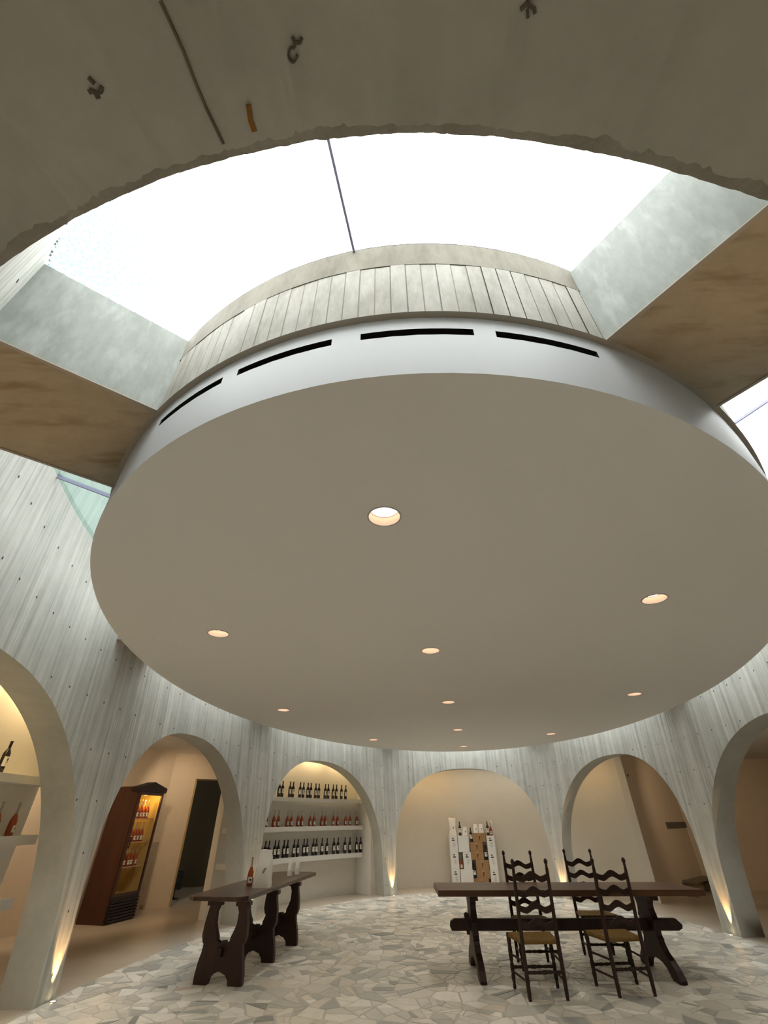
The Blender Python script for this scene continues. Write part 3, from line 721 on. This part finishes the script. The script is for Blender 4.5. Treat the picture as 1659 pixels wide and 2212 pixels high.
# ------------------------------------------------------------------ stacked boxes display
def frame_at(s, d):
    t = T_of(s); p = Vector(ell(t, A, B, d)); return p, face_in(s)
def squeeze(s): return .095+(s-.095)*.9
def carton(s0, s1, d, z0, z1, depth, kind, label, marks):
    s0, s1 = squeeze(s0), squeeze(s1)
    c = (s0+s1)/2; w = (Vector(ell(T_of(s0), A, B, d))-Vector(ell(T_of(s1), A, B, d))).length-.004; p, rz = frame_at(c, d+depth/2)
    t = thing('carton', label, 'box', (p.x, p.y, z0), rz, 'cartons of the wine display')
    h = z1-z0-.002; m = M['white_card'] if kind == 'w' else M['brown_card']
    mb = MB(); mb.box((0, 0, h/2), (w, depth, h)); put('carton_body', mb.mesh('carton_body', m, bevel=.004), t)
    mb = MB(); mb.box((0, 0, h+.0005), (w*.98, .045, .001)); mb.box((0, -depth/2-.0006, h-.035), (.045, .001, .07)) if kind == 'b' else None
    put('tape', mb.mesh('tape', M['tape'] if kind == 'b' else M['white_card']), t)
    y = -depth/2-.0012
    if kind == 'w' and marks:
        mb = MB(); mb.box((-.01, y, h-.055), (.05, .001, .022)); mb.box((-.002, y, h-.10), (.075, .001, .026)); put('printed_mark', mb.mesh('printed_mark', M['ink']), t)
        mb = MB()
        for k in range(6): mb.box((.012+(k % 2)*.006, y, h-.155-k*.018), (.07-(k % 3)*.014, .001, .007))
        put('printed_text', mb.mesh('printed_text', M['ink_grey']), t)
    if kind == 'b':
        mb = MB(); mb.box((.01, y, h*.56), (.035, .001, .045)); mb.box((.004, y, h*.30), (.018, .001, .05)); put('printed_mark', mb.mesh('printed_mark', M['brown_ink']), t)
    return t
D0 = .83
for k, (z0, z1) in enumerate(((0.001, .385), (.385, .745), (.745, 1.11))):
    lv = ('bottom', 'middle', 'top')[k]
    carton(.62, .43, D0, z0, z1, .26, 'w', '%s narrow white carton of the leftmost stack against the cream wall' % lv, True)
    carton(-.25, -.43, D0, z0, z1, .26, 'w', '%s white carton of the rightmost stack, right of the brown cartons' % lv, True)
carton(.42, .13, D0, 0.001, .385, .27, 'w', 'bottom plain white carton between the leftmost stack and brown cartons', False)
carton(.33, .14, D0, .385, .745, .27, 'w', 'middle white carton with black print, right of the standing rosé bottle', True)
carton(.42, .16, D0, .745, 1.11, .27, 'w', 'wide plain white carton on top, left of the brown cartons', False)
for k, (s0, s1) in enumerate(((.125, -.20), (.055, -.243), (.055, -.243), (.14, -.145), (.14, -.145), (.06, -.235))):
    carton(s0, s1, D0+.03, (.001 if k == 0 else .194*k), .194*(k+1), .24, 'b', '%s brown carton up from the floor in the staggered brown stack' % ORD[k], True)
def disp(kind, s, d, z, lab, rx=0.0):
    p, rz = frame_at(squeeze(s), d); bottle(kind, (p.x, p.y, z), rz+rx, lab, 'bottles of the carton display')
disp('dark', .345, D0+.06, 1.11, 'dark bottle on top of the display between two white bags')
disp('dark', .10, D0+.08, .97, 'dark bottle left of the topmost brown carton')
disp('dark', -.197, D0+.08, .582, 'dark bottle on the ledge right of the brown cartons')
disp('dark', .10, D0+.08, .194, 'dark bottle low on the ledge left of the brown cartons')
disp('rose', .377, D0+.07, .385, 'rosé bottle standing in the gap among the white cartons')
disp('dark', -.30, D0+.06, 1.11, 'tall dark bottle on top of the rightmost white stack')
disp('rose', -.365, D0+.10, 1.11, 'reddish bottle behind the dark one on the rightmost white stack')
def bag(loc, rz, w, dp, h, label, m='paper', mark=True, name='paper_bag', cat='bag', flare=False, seed=1):
    t = thing(name, label, cat, loc, rz); r = random.Random(seed)
    mb = MB(); rows = 9; n = 16; V = []
    for j in range(rows+1):
        q = j/rows; k = q**1.5; ww = w*((1-.28*k) if not flare else 1-.16*math.sin(min(1, q/.75)*PI)**2*(q > .2)+.10*max(0, q-.75)*4); d_ = dp*(1-.86*k)
        for i in range(n):
            a = 2*PI*i/n; ex = .35+.45*k
            x = math.copysign(abs(math.cos(a))**ex, math.cos(a))*ww/2; y = math.copysign(abs(math.sin(a))**ex, math.sin(a))*d_/2
            nz = (r.random()-.5)*.018*min(1, 6*q)*(w/.2)
            V.append((x+nz, y+nz*.8+(.02*k if not flare else 0), h*q*(1-(0 if j < rows else .03*r.random()))+( .07*h*math.cos(2*a)*q**6 if flare else 0)))
    F = [(j*n+i, j*n+(i+1) % n, (j+1)*n+(i+1) % n, (j+1)*n+i) for j in range(rows) for i in range(n)]+[tuple(range(n-1, -1, -1)), tuple(range(rows*n, rows*n+n))]
    mb.idx(V, F); put('bag_body', mb.mesh('bag_body', M[m], smooth=60), t)
    if mark:
        mb = MB(); y = -dp/2*(1-.86*(.45**1.5))-.004
        for k in range(3): mb.box((w*(.06+.05*k), y-.002, h*(.40+.045*k)), (w*.13, .002, h*.05), rz=.05*k)
        put('printed_mark', mb.mesh('printed_mark', M['ink_grey' if w > .2 else 'ink']), t)
    return t
p, rz = frame_at(squeeze(.515), D0+.10); bag((p.x, p.y, 1.11), rz, .205, .13, .40, 'tall white bag with gathered top on the leftmost carton stack', flare=True, seed=3)
p, rz = frame_at(squeeze(.235), D0+.10); bag((p.x, p.y, 1.11), rz, .145, .10, .20, 'small white bag beside the dark bottle atop the display', seed=4)
p, rz = frame_at(squeeze(-.015), D0+.13); bag((p.x, p.y, 1.164), rz, .142, .10, .205, 'left white bag of the pair on the topmost brown carton', seed=5)
p, rz = frame_at(squeeze(-.145), D0+.13); bag((p.x, p.y, 1.164), rz, .142, .10, .205, 'right white bag of the pair on the topmost brown carton', seed=6)
p, rz = frame_at(squeeze(-.37), D0+.17); bag((p.x, p.y, 1.11), rz, .11, .06, .34, 'slim white bag behind the bottles on the rightmost white stack', mark=False, seed=8)

# ------------------------------------------------------------------ drinks cabinet
def cabinet():
    FL, FR = Vector((-4.97, 10.28)), Vector((-4.79, 10.98)); u = (FR-FL); w = u.length+.012; rz = math.atan2(u.y, u.x); dp = .57
    t = thing('drinks_cabinet', 'tall red-brown wooden drinks cabinet with lit glass door', 'cabinet', (FL.x, FL.y, .001), rz)   # local x along the front, +y into the wall
    H = 2.06; th = .035
    mb = MB()
    for x in (th/2, w-th/2): mb.box((x, dp/2, H/2), (th, dp, H))
    mb.box((w/2, dp-.01, H/2), (w-2*th, .02, H)); mb.box((w/2, dp/2, H-.05), (w-2*th, dp-.02, .1)); mb.box((w/2, dp/2, .19), (w-2*th, dp-.02, .36))
    put('case', mb.mesh('case', M['mahogany']), t)
    mb = MB(); mb.prism([(-.045, 1.985), (w+.045, 1.985), (w+.05, 2.05), (w/2, 2.15), (-.05, 2.05)], -.05, .16); mb.box((w/2, -.01, 1.975), (w+.06, .08, .025)); put('pediment', mb.mesh('pediment', M['mahogany_dark'], bevel=.004), t)
    mb = MB(); mb.box((w/2, -.012, .19), (w-.01, .03, .36)); pl = put('plinth', mb.mesh('plinth', M['mahogany_dark']), t)
    for k in range(7):
        mb = MB(); mb.prism([(-.05, .03+.043*k), (-.028, .025+.043*k), (-.028, .060+.043*k), (-.05, .052+.043*k)], .02, w-.0, axis='x'); put('slat', mb.mesh('slat', M['mahogany_dark']), pl)
    door = put('door', (lambda b: ([b.box((x, -.022, 1.165), (.045, .035, 1.59)) for x in (.03, w-.03)], [b.box((w/2, -.022, z), (w-.08, .035, h)) for z, h in ((.385, .045), (1.94, .05))], b.mesh('door', M['mahogany'], bevel=.004))[-1])(MB()), t)
    mb = MB(); mb.face([(.05, -.018, .40), (w-.05, -.018, .40), (w-.05, -.018, 1.92), (.05, -.018, 1.92)]); put('door_glass', mb.mesh('door_glass', M['case_glass']), door)
    mb = MB(); mb.box((.075, -.05, 1.15), (.012, .02, .18)); mb.box((.075, -.04, 1.22), (.01, .03, .012)); mb.box((.075, -.04, 1.08), (.01, .03, .012)); put('handle', mb.mesh('handle', M['mahogany_dark']), door)
    mb = MB(); x0, x1, y0, y1, z0, z1 = th+.001, w-th-.001, .0, dp-.025, .372, H-.102
    mb.face([(x0, y1, z0), (x1, y1, z0), (x1, y1, z1), (x0, y1, z1)])
    for x in (x0, x1): mb.face([(x, y0, z0), (x, y1, z0), (x, y1, z1), (x, y0, z1)])
    for z in (z0, z1): mb.face([(x0, y0, z), (x1, y0, z), (x1, y1, z), (x0, y1, z)])
    put('lining', mb.mesh('lining', M['fridge_in']), t)
    for z in (1.53, 1.155, .78):
        mb = MB(); mb.box((w/2, .27, z-.006), (w-2*th-.01, .46, .010)); mb.box((w/2, .045, z-.006), (w-2*th-.01, .012, .018), m=1); put('shelf', mb.mesh('shelf', [M['case_glass'], M['lamp_ring']]), t)
    mb = MB(); mb.box((w/2, .10, 1.945), (w*.7, .05, .018)); put('lamp_strip', mb.mesh('lamp_strip', M['fridge_glow']), t)
    mb = MB(); mb.box((.25, dp-.028, .62), (.03, .006, .3)); mb.box((.2, .3, .40), (.22, .2, .03)); put('inner_fitting', mb.mesh('inner_fitting', M['trim_wood']), t)
    co, si = math.cos(rz), math.sin(rz)
    def wpt(x, y, z): return (FL.x+x*co-y*si, FL.y+x*si+y*co, z+.001)
    for z, w_ in ((1.53, 'top'), (1.155, 'middle'), (.78, 'lowest')):
        for k in range(5):
            bottle('rose', wpt(.13+.095*k+random.uniform(-.003, .003), .10+(k % 2)*.01, z), rz+random.uniform(-.3, .3), 'rosé bottle in the lit wooden cabinet, %s shelf, %s from the hinge side' % (w_, ORD[k]), 'rosé bottles in the drinks cabinet')
    lamp('cabinet_lamp', 'POINT', wpt(w/2, .12, 1.86), 4.2, (1, .60, .16), .03)
cabinet()
t = thing('radiator', 'narrow ribbed beige wall panel just right of the wooden cabinet', 'radiator', (DW0.x+dd.x*.01-nn.x*.05, DW0.y+dd.y*.01-nn.y*.05, .06), math.atan2(dd.y, dd.x))
mb = MB(); mb.box((0, 0, .535), (.14, .03, 1.07)); put('panel', mb.mesh('panel', M['radiator']), t)
mb = MB()
for k in range(40): mb.box((0, -.02, .02+.0265*k), (.135, .016, .012))
o = put('rib', mb.mesh('rib', M['radiator']), t); o['kind'] = 'stuff'

# ------------------------------------------------------------------ right-hand wall fittings
C0 = Vector(ell(T_of(-3.54), A, B, 1.128)); C1 = Vector((8.12, 14.38)); cd = (C1-C0).normalized(); cn = Vector((cd.y, -cd.x))
def on_radial(x, y):                                             # where a picture ray meets the side wall
    d = cR*((x-829.5)/F_PX)+cU*((1106-y)/F_PX)+cF; dv = Vector((d.x, d.y)); t = C0.dot(cn)/dv.dot(cn); return (dv*t-C0).dot(cd), EYE+d.z*t
u0, zt = on_radial(1437, 1776); u1, zb = on_radial(1490, 1788)
p = C0+cd*((u0+u1)/2)+cn*.003
t = thing('wall_vent', 'flat grey vent slot on the brown side wall behind the right table', 'vent', (p.x, p.y, zb), math.atan2(cd.y, cd.x))
mb = MB(); mb.box((0, 0, (zt-zb)/2), (u1-u0, .014, zt-zb)); put('vent_frame', mb.mesh('vent_frame', M['grey_vent'], bevel=.003), t)
for k in range(4): mb = MB(); mb.box((0, -.011, (zt-zb)*(.2+.2*k)), (u1-u0-.06, .012, .014)); put('louvre', mb.mesh('louvre', M['grey_vent']), t)
u0, z_ = on_radial(1473, 1905); u1, z2 = on_radial(1517, 1899); u0 = max(.2, u0)
p = C0+cd*((u0+u1)/2)+cn*.14
t = thing('low_bench', 'low grey-brown bench on the floor by the brown side wall', 'bench', (p.x, p.y, .001), math.atan2(cd.y, cd.x)); L_ = min(2.6, abs(u1-u0))
mb = MB(); mb.box((0, 0, .26), (L_, .26, .05)); put('seat', mb.mesh('seat', M['bench'], bevel=.006), t)
for sx in (-1, 1): mb = MB(); mb.box((sx*(L_/2-.05), 0, .118), (.06, .24, .234)); put('leg', mb.mesh('leg', M['bench']), t)
u0, z_ = on_radial(1337, 1673); p = C0+cd*max(.12, u0)+cn*.02
t = thing('wall_sensor', 'tiny dark knob high on the brown side wall near its corner', 'sensor', (p.x, p.y, min(2.6, z_)), math.atan2(cd.y, cd.x))
mb = MB(); mb.lathe([(.025, 0), (.025, .02), (.018, .03), (.001, .032)], 12); k = put('housing', mb.mesh('housing', M['grey_vent'], smooth=True), t, (0, .015, 0)); k.rotation_euler = (PI/2, 0, 0)

# ------------------------------------------------------------------ left trestle table
def mirror(half): return half+[(-x, z) for x, z in half[::-1]]
def table_left():
    c = Vector((-1.815, 8.38)); ang = math.atan2(2.95, .47); rz = ang-PI/2     # local y runs along the table
    t = thing('trestle_table', 'long dark wooden table on three carved trestles, cups and bag on it', 'table', (c.x, c.y, .004), rz)
    L, w, z0, z1, k = 3.04, .76, .700, .745, .10
    poly = [(-w/2+k, -L/2), (w/2-k, -L/2), (w/2, -L/2+k), (w/2, L/2-k), (w/2-k, L/2), (-w/2+k, L/2), (-w/2, L/2-k), (-w/2, -L/2+k)]
    mb = MB(); mb.prism(poly, z0, z1, axis='z'); put('tabletop', mb.mesh('tabletop', M['table_top_l'], bevel=.008), t)
    out = [(.125, 0), (.285, 0), (.285, .07), (.272, .16), (.246, .255), (.236, .325), (.255, .345), (.272, .40), (.266, .50), (.246, .60), (.236, .66)]
    inn = [(.118, .66), (.142, .60), (.136, .50), (.105, .43), (.082, .39), (.080, .36), (.03, .335), (.025, .355)]
    half = out+inn
    prof = half+[(-x, z) for x, z in half[::-1]]; arch = [(-.115, .045), (-.08, .085), (-.03, .10), (-.012, .112), (0, .104), (.012, .112), (.03, .10), (.08, .085), (.115, .045)]
    prof = prof+arch
    for i, y in enumerate((-1.43, -.47, .45)):
        mb = MB(); mb.prism([(x+.16, z) for x, z in prof], y-.035, y+.035); tr = put('trestle', mb.mesh('trestle', M['oak_dark'], weld=True), t)
        for sx in (-1, 1):
            mb = MB(); mb.box((.16+sx*.18, y, .68), (.17, .10, .045)); put('cap_block', mb.mesh('cap_block', M['oak_dark'], bevel=.006), tr)
    mb = MB(); mb.box((.16, -.49, .27), (.055, 2.1, .075)); put('stretcher', mb.mesh('stretcher', M['oak_dark'], bevel=.006), t)
    return c, rz
tl_c, tl_rz = table_left(); TZ = .004+.745
bottle('rose', (-1.92, 7.92, TZ), tl_rz+.4, 'rosé wine bottle on the dark trestle table, left of the white bag')
bottle('dark', (-1.83, 8.02, TZ), tl_rz, 'dark bottle half hidden behind the white bag on the trestle table')
bag((-1.69, 7.70, TZ), -.1, .235, .16, .41, 'crumpled white carrier bag standing on the dark trestle table', seed=12)
def cups(loc, label, h):
    t = thing('paper_cup_stack', label, 'cup', loc, 0, 'stacked white paper cups')
    mb = MB(); mb.lathe([(.0005, .0), (.042, 0), (.034, h-.004), (.030, h), (.0005, h)], 16); put('cup', mb.mesh('cup', M['cup'], smooth=50), t)
    n = 5
    for k in range(n): mb = MB(); z = .012+k*.016; mb.lathe([(.0425, z), (.0445, z+.003), (.0425, z+.006)], 16); put('cup_rim', mb.mesh('cup_rim', M['cup'], smooth=True), t)
cups((-1.585, 9.18, TZ), 'shorter stack of white paper cups nearer the bag', .185); cups((-1.50, 9.40, TZ), 'farther stack of white paper cups at the table end', .195)

# ------------------------------------------------------------------ right trestle table
def table_right():
    c = Vector((2.255, 7.33)); rz = math.radians(-1.2)
    t = thing('refectory_table', 'long thick plank table on two splayed trestles, four chairs around it', 'table', (c.x, c.y, .004), rz)
    L, w, z0, z1 = 3.22, .79, .722, .782
    for k in range(3):
        mb = MB(); mb.box((0, -w/2+w/6+k*w/3, (z0+z1)/2), (L, w/3-.0015, z1-z0)); put('plank', mb.mesh('plank', M['table_top_r'], bevel=.004), t)
    half = [(.30, 0), (.47, 0), (.485, .03), (.43, .10), (.345, .165), (.25, .215), (.205, .27), (.19, .30), (.205, .315), (.175, .345), (.175, .46), (.205, .485), (.175, .52), (.15, .58), (.155, .62), (.175, .64), (.19, .675)]
    prof = half+[(-x, z) for x, z in half[::-1]]+[(-.235, .075), (-.15, .115), (-.05, .13), (.05, .13), (.15, .115), (.235, .075)]
    for x in (-1.17, 1.02):
        mb = MB(); mb.prism(prof, x-.035, x+.035, axis='x'); tr = put('trestle', mb.mesh('trestle', M['oak_dark'], weld=True), t)
        mb = MB(); mb.box((x, 0, .697), (.10, .62, .05)); put('cap_block', mb.mesh('cap_block', M['oak_dark'], bevel=.006), tr)
        sg = -1 if x < 0 else 1
        mb = MB(); mb.prism([(x+sg*.055, .33), (x+sg*.085, .33), (x+sg*.105, .52), (x+sg*.075, .535), (x+sg*.045, .52)], -.02, .02); put('wedge', mb.mesh('wedge', M['oak_dark'], weld=True), tr)
    pr = [(-1.44, .365), (1.34, .365), (1.39, .385), (1.40, .42), (1.34, .475), (-1.40, .475), (-1.45, .45), (-1.46, .40)]
    mb = MB(); mb.prism(pr, -.035, .035); put('stretcher', mb.mesh('stretcher', M['oak_dark'], weld=True, bevel=.005), t)
table_right()

# ------------------------------------------------------------------ ladder-back chairs
def chair():
    r = thing('ladderback_chair', 'x', 'chair', group='ladder-back chairs at the plank table')   # origin between the back feet, faces +y
    wb, wf, dp, zs = .385, .47, .385, .44
    def back(z): return -.005 if z < zs else -.005-(z-zs)*.085
    for sx in (-1, 1):
        x = sx*wb/2
        mb = MB(); zz = [0, .05, .2, .40, .60, .80, .98, 1.035]
        mb.tube([(x, back(z), z) for z in zz], [.016, .0195, .021, .021, .020, .019, .018, .016], 10)
        yb = back(1.04); mb.lathe([(.016, 1.033), (.012, 1.045), (.0185, 1.052), (.0115, 1.062), (.020, 1.078), (.0225, 1.092), (.018, 1.108), (.007, 1.118), (.0005, 1.12)], 10, (x, yb, 0))
        put('leg', mb.mesh('leg', M['chair_wood'], smooth=50), r)
        x = sx*wf/2; mb = MB()
        pf = [(.014, 0), (.019, .02), (.014, .045), (.021, .075), (.023, .10), (.016, .118), (.021, .14), (.022, .19), (.015, .205), (.022, .225), (.024, .30), (.019, .345), (.0235, .37), (.0235, zs), (.0005, zs+.004)]
        mb.lathe(pf, 10, (x, dp, 0)); put('leg', mb.mesh('leg', M['chair_wood'], smooth=50), r)
    for k, z in enumerate((.565, .695, .825, .955)):
        mb = MB(); n = 36; h = .034; up = []; dn = []
        for i in range(n+1):
            x = -wb/2+.01+(wb-.02)*i/n; u = x/(wb/2-.01)
            wv = .023*math.cos(u*1.55*PI)*(1 if abs(u) < .66 else .8); up.append((x, z+h*.9+wv*1.0)); dn.append((x, z-h*.75+wv*.85))
        y = back(z); bow = [.0]*(n+1)
        V = [(p[0], y-.008-.012*(1-(p[0]/(wb/2))**2), p[1]) for p in dn+up[::-1]]+[(p[0], y+.007-.012*(1-(p[0]/(wb/2))**2), p[1]) for p in dn+up[::-1]]
        m_ = 2*(n+1); F = [(i, (i+1) % m_, m_+(i+1) % m_, m_+i) for i in range(m_)]
        for i in range(n): F += [(i, m_-1-i, m_-2-i, i+1)[::1], (m_+i, m_+i+1, 2*m_-2-i, 2*m_-1-i)]
        mb.idx(V, F); put('back_slat', mb.mesh('back_slat', M['chair_wood'], weld=True), r)
    q = [(-wb/2-.005, -.005), (wb/2+.005, -.005), (wf/2+.012, dp+.012), (-wf/2-.012, dp+.012)]
    mb = MB(); V = []; n = 8                                       # rush seat: four wedges sinking to the middle
    ce = (0, dp/2); rings = [(1.0, zs-.034), (1.015, zs-.012), (.97, zs+.004), (.6, zs-.004), (.25, zs-.010)]
    for f, z in rings: V += [(ce[0]+(p[0]-ce[0])*f, ce[1]+(p[1]-ce[1])*f, z) for p in q]
    F = [(j*4+i, j*4+(i+1) % 4, (j+1)*4+(i+1) % 4, (j+1)*4+i) for j in range(len(rings)-1) for i in range(4)]+[(16, 17, 18, 19), (3, 2, 1, 0)]
    mb.idx(V, F); put('seat', mb.mesh('seat', M['rush']), r)['label'] = 'yellow woven rush seat'
    def turned(a, b, m=7):
        a, b = Vector(a), Vector(b); pts = []; rad = []
        for i in range(25): f = i/24; pts.append(a+(b-a)*f); rad.append(.0105+.0045*abs(math.sin(f*m*PI))+(.003 if .45 < f < .55 else 0))
        return pts, rad
    for z, ya, xw in ((.165, dp, wf), (.20, -.005, wb)):
        mb = MB(); mb.tube(*turned((-xw/2, ya, z), (xw/2, ya, z)), 8); put('stretcher', mb.mesh('stretcher', M['chair_wood'], smooth=50), r)
    for sx in (-1, 1):
        for z in (.135, .27):
            mb = MB(); mb.tube([(sx*wb/2, -.005, z), (sx*wf/2, dp, z)], .0105, 8); put('stretcher', mb.mesh('stretcher', M['chair_wood'], smooth=50), r)
    return r
ch = chair(); ch.location = (1.635, 6.375, .004); ch.rotation_euler = (0, 0, .04); ch['label'] = 'dark ladder-back chair before the plank table, left one of the two front chairs'
dup(ch, (2.575, 6.475, .004), .11, 'dark ladder-back chair before the plank table, beside the right trestle, rush seat visible')
dup(ch, (2.86, 8.13, .004), PI-.03, 'ladder-back chair across the plank table, facing us, on the right-trestle side')
dup(ch, (1.88, 7.805, .004), PI+.02, 'ladder-back chair across the plank table, facing us, behind the left front chair')

# ------------------------------------------------------------------ floor uplights at the piers
PIERS = [((ARCHES[i][0]+ARCHES[i][1]+(ARCHES[(i+1) % 8][0]+(PER if i == 7 else 0))-ARCHES[(i+1) % 8][1])/2) for i in range(8)]
where = ['between the bottle arch and the box arch', 'behind the left trestle table', 'left of the drinks cabinet', 'at the near left', 'at the near right', 'at the far right edge', 'right of the plank table', 'behind the plank table']
up0 = None
for s_, wh in zip(PIERS, where):
    ds = -.05
    p = Vector(ell(T_of(s_+ds), A, B, -.055, .005)); lab = 'small round floor uplight washing the concrete pier '+wh
    if up0 is None:
        up0 = thing('floor_uplight', lab, 'uplight', p, 0, 'floor uplights at the piers')
        mb = MB(); mb.lathe([(.034, -.002), (.034, .003), (.027, .004), (.025, .001)], 18); put('bezel', mb.mesh('bezel', M['steel'], smooth=40), up0)
        mb = MB(); mb.lathe([(.026, .001), (.0005, .0025)], 16); put('lens', mb.mesh('lens', M['up_lens']), up0)
    else: dup(up0, p, 0, lab)
    tgt = Vector(ell(T_of(s_+ds), A, B, -.02, 0)); tgt.z = 1.3
    tgt = Vector(wall_pt(s_+ds, .75, 0.0))
    lamp('uplight_beam', 'SPOT', p+Vector((0, 0, .012)), 42.0, (1, .58, .24), .01, tgt, spot=(math.radians(36), .7))

# ------------------------------------------------------------------ lamps of the corridor behind the arches
WARM = (1.0, .76, .50)
def cove(s0, s1, d, z, power, n=4, col=(1.0, .72, .36)):
    for k in range(n):
        s_ = s0+(s1-s0)*(k+.5)/n; p = ell(T_of(s_), A, B, d, z)
        lamp('cove_strip', 'AREA', p, power/n, col, abs(s1-s0)/n*.9, None, sx=.05).rotation_euler = (0, 0, face_in(s_))
cove(6.3, 2.9, .74, 2.82, 8); cove(15.0, 10.8, .82, 2.82, 13)
cove(1.9, .3, .50, 2.82, 5, 3, (1.0, .64, .28)); cove(-2.2, -3.3, .50, 2.82, 2.4, 2, (1.0, .64, .28)); cove(.2, -1.8, .50, 2.82, 4, 3, (1.0, .88, .72))
def wash(p, tgt, power, color=WARM, ang=94): lamp('corridor_lamp', 'SPOT', (p[0], p[1], 2.66), power, color, .08, tgt, spot=(math.radians(ang), .8))
wash((-4.2, 8.8), (-5.3, 11.3, 1.0), 46); wash((-5.6, 7.6), (-6.3, 9.2, 1.2), 85); wash((-4.35, 10.7), (-4.9, 12.2, 1.7), 26)
wash((7.4, 11.0), (8.0, 13.5, 1.6), 26); wash((7.6, 7.0), (9.5, 14, 1.4), 60); wash((7.3, 3.0), (7.3, 3.0, 0), 40); wash((-2.5, -.6), (-2.5, -.6, 0), 30); wash((2.5, -.6), (2.5, -.6, 0), 30)
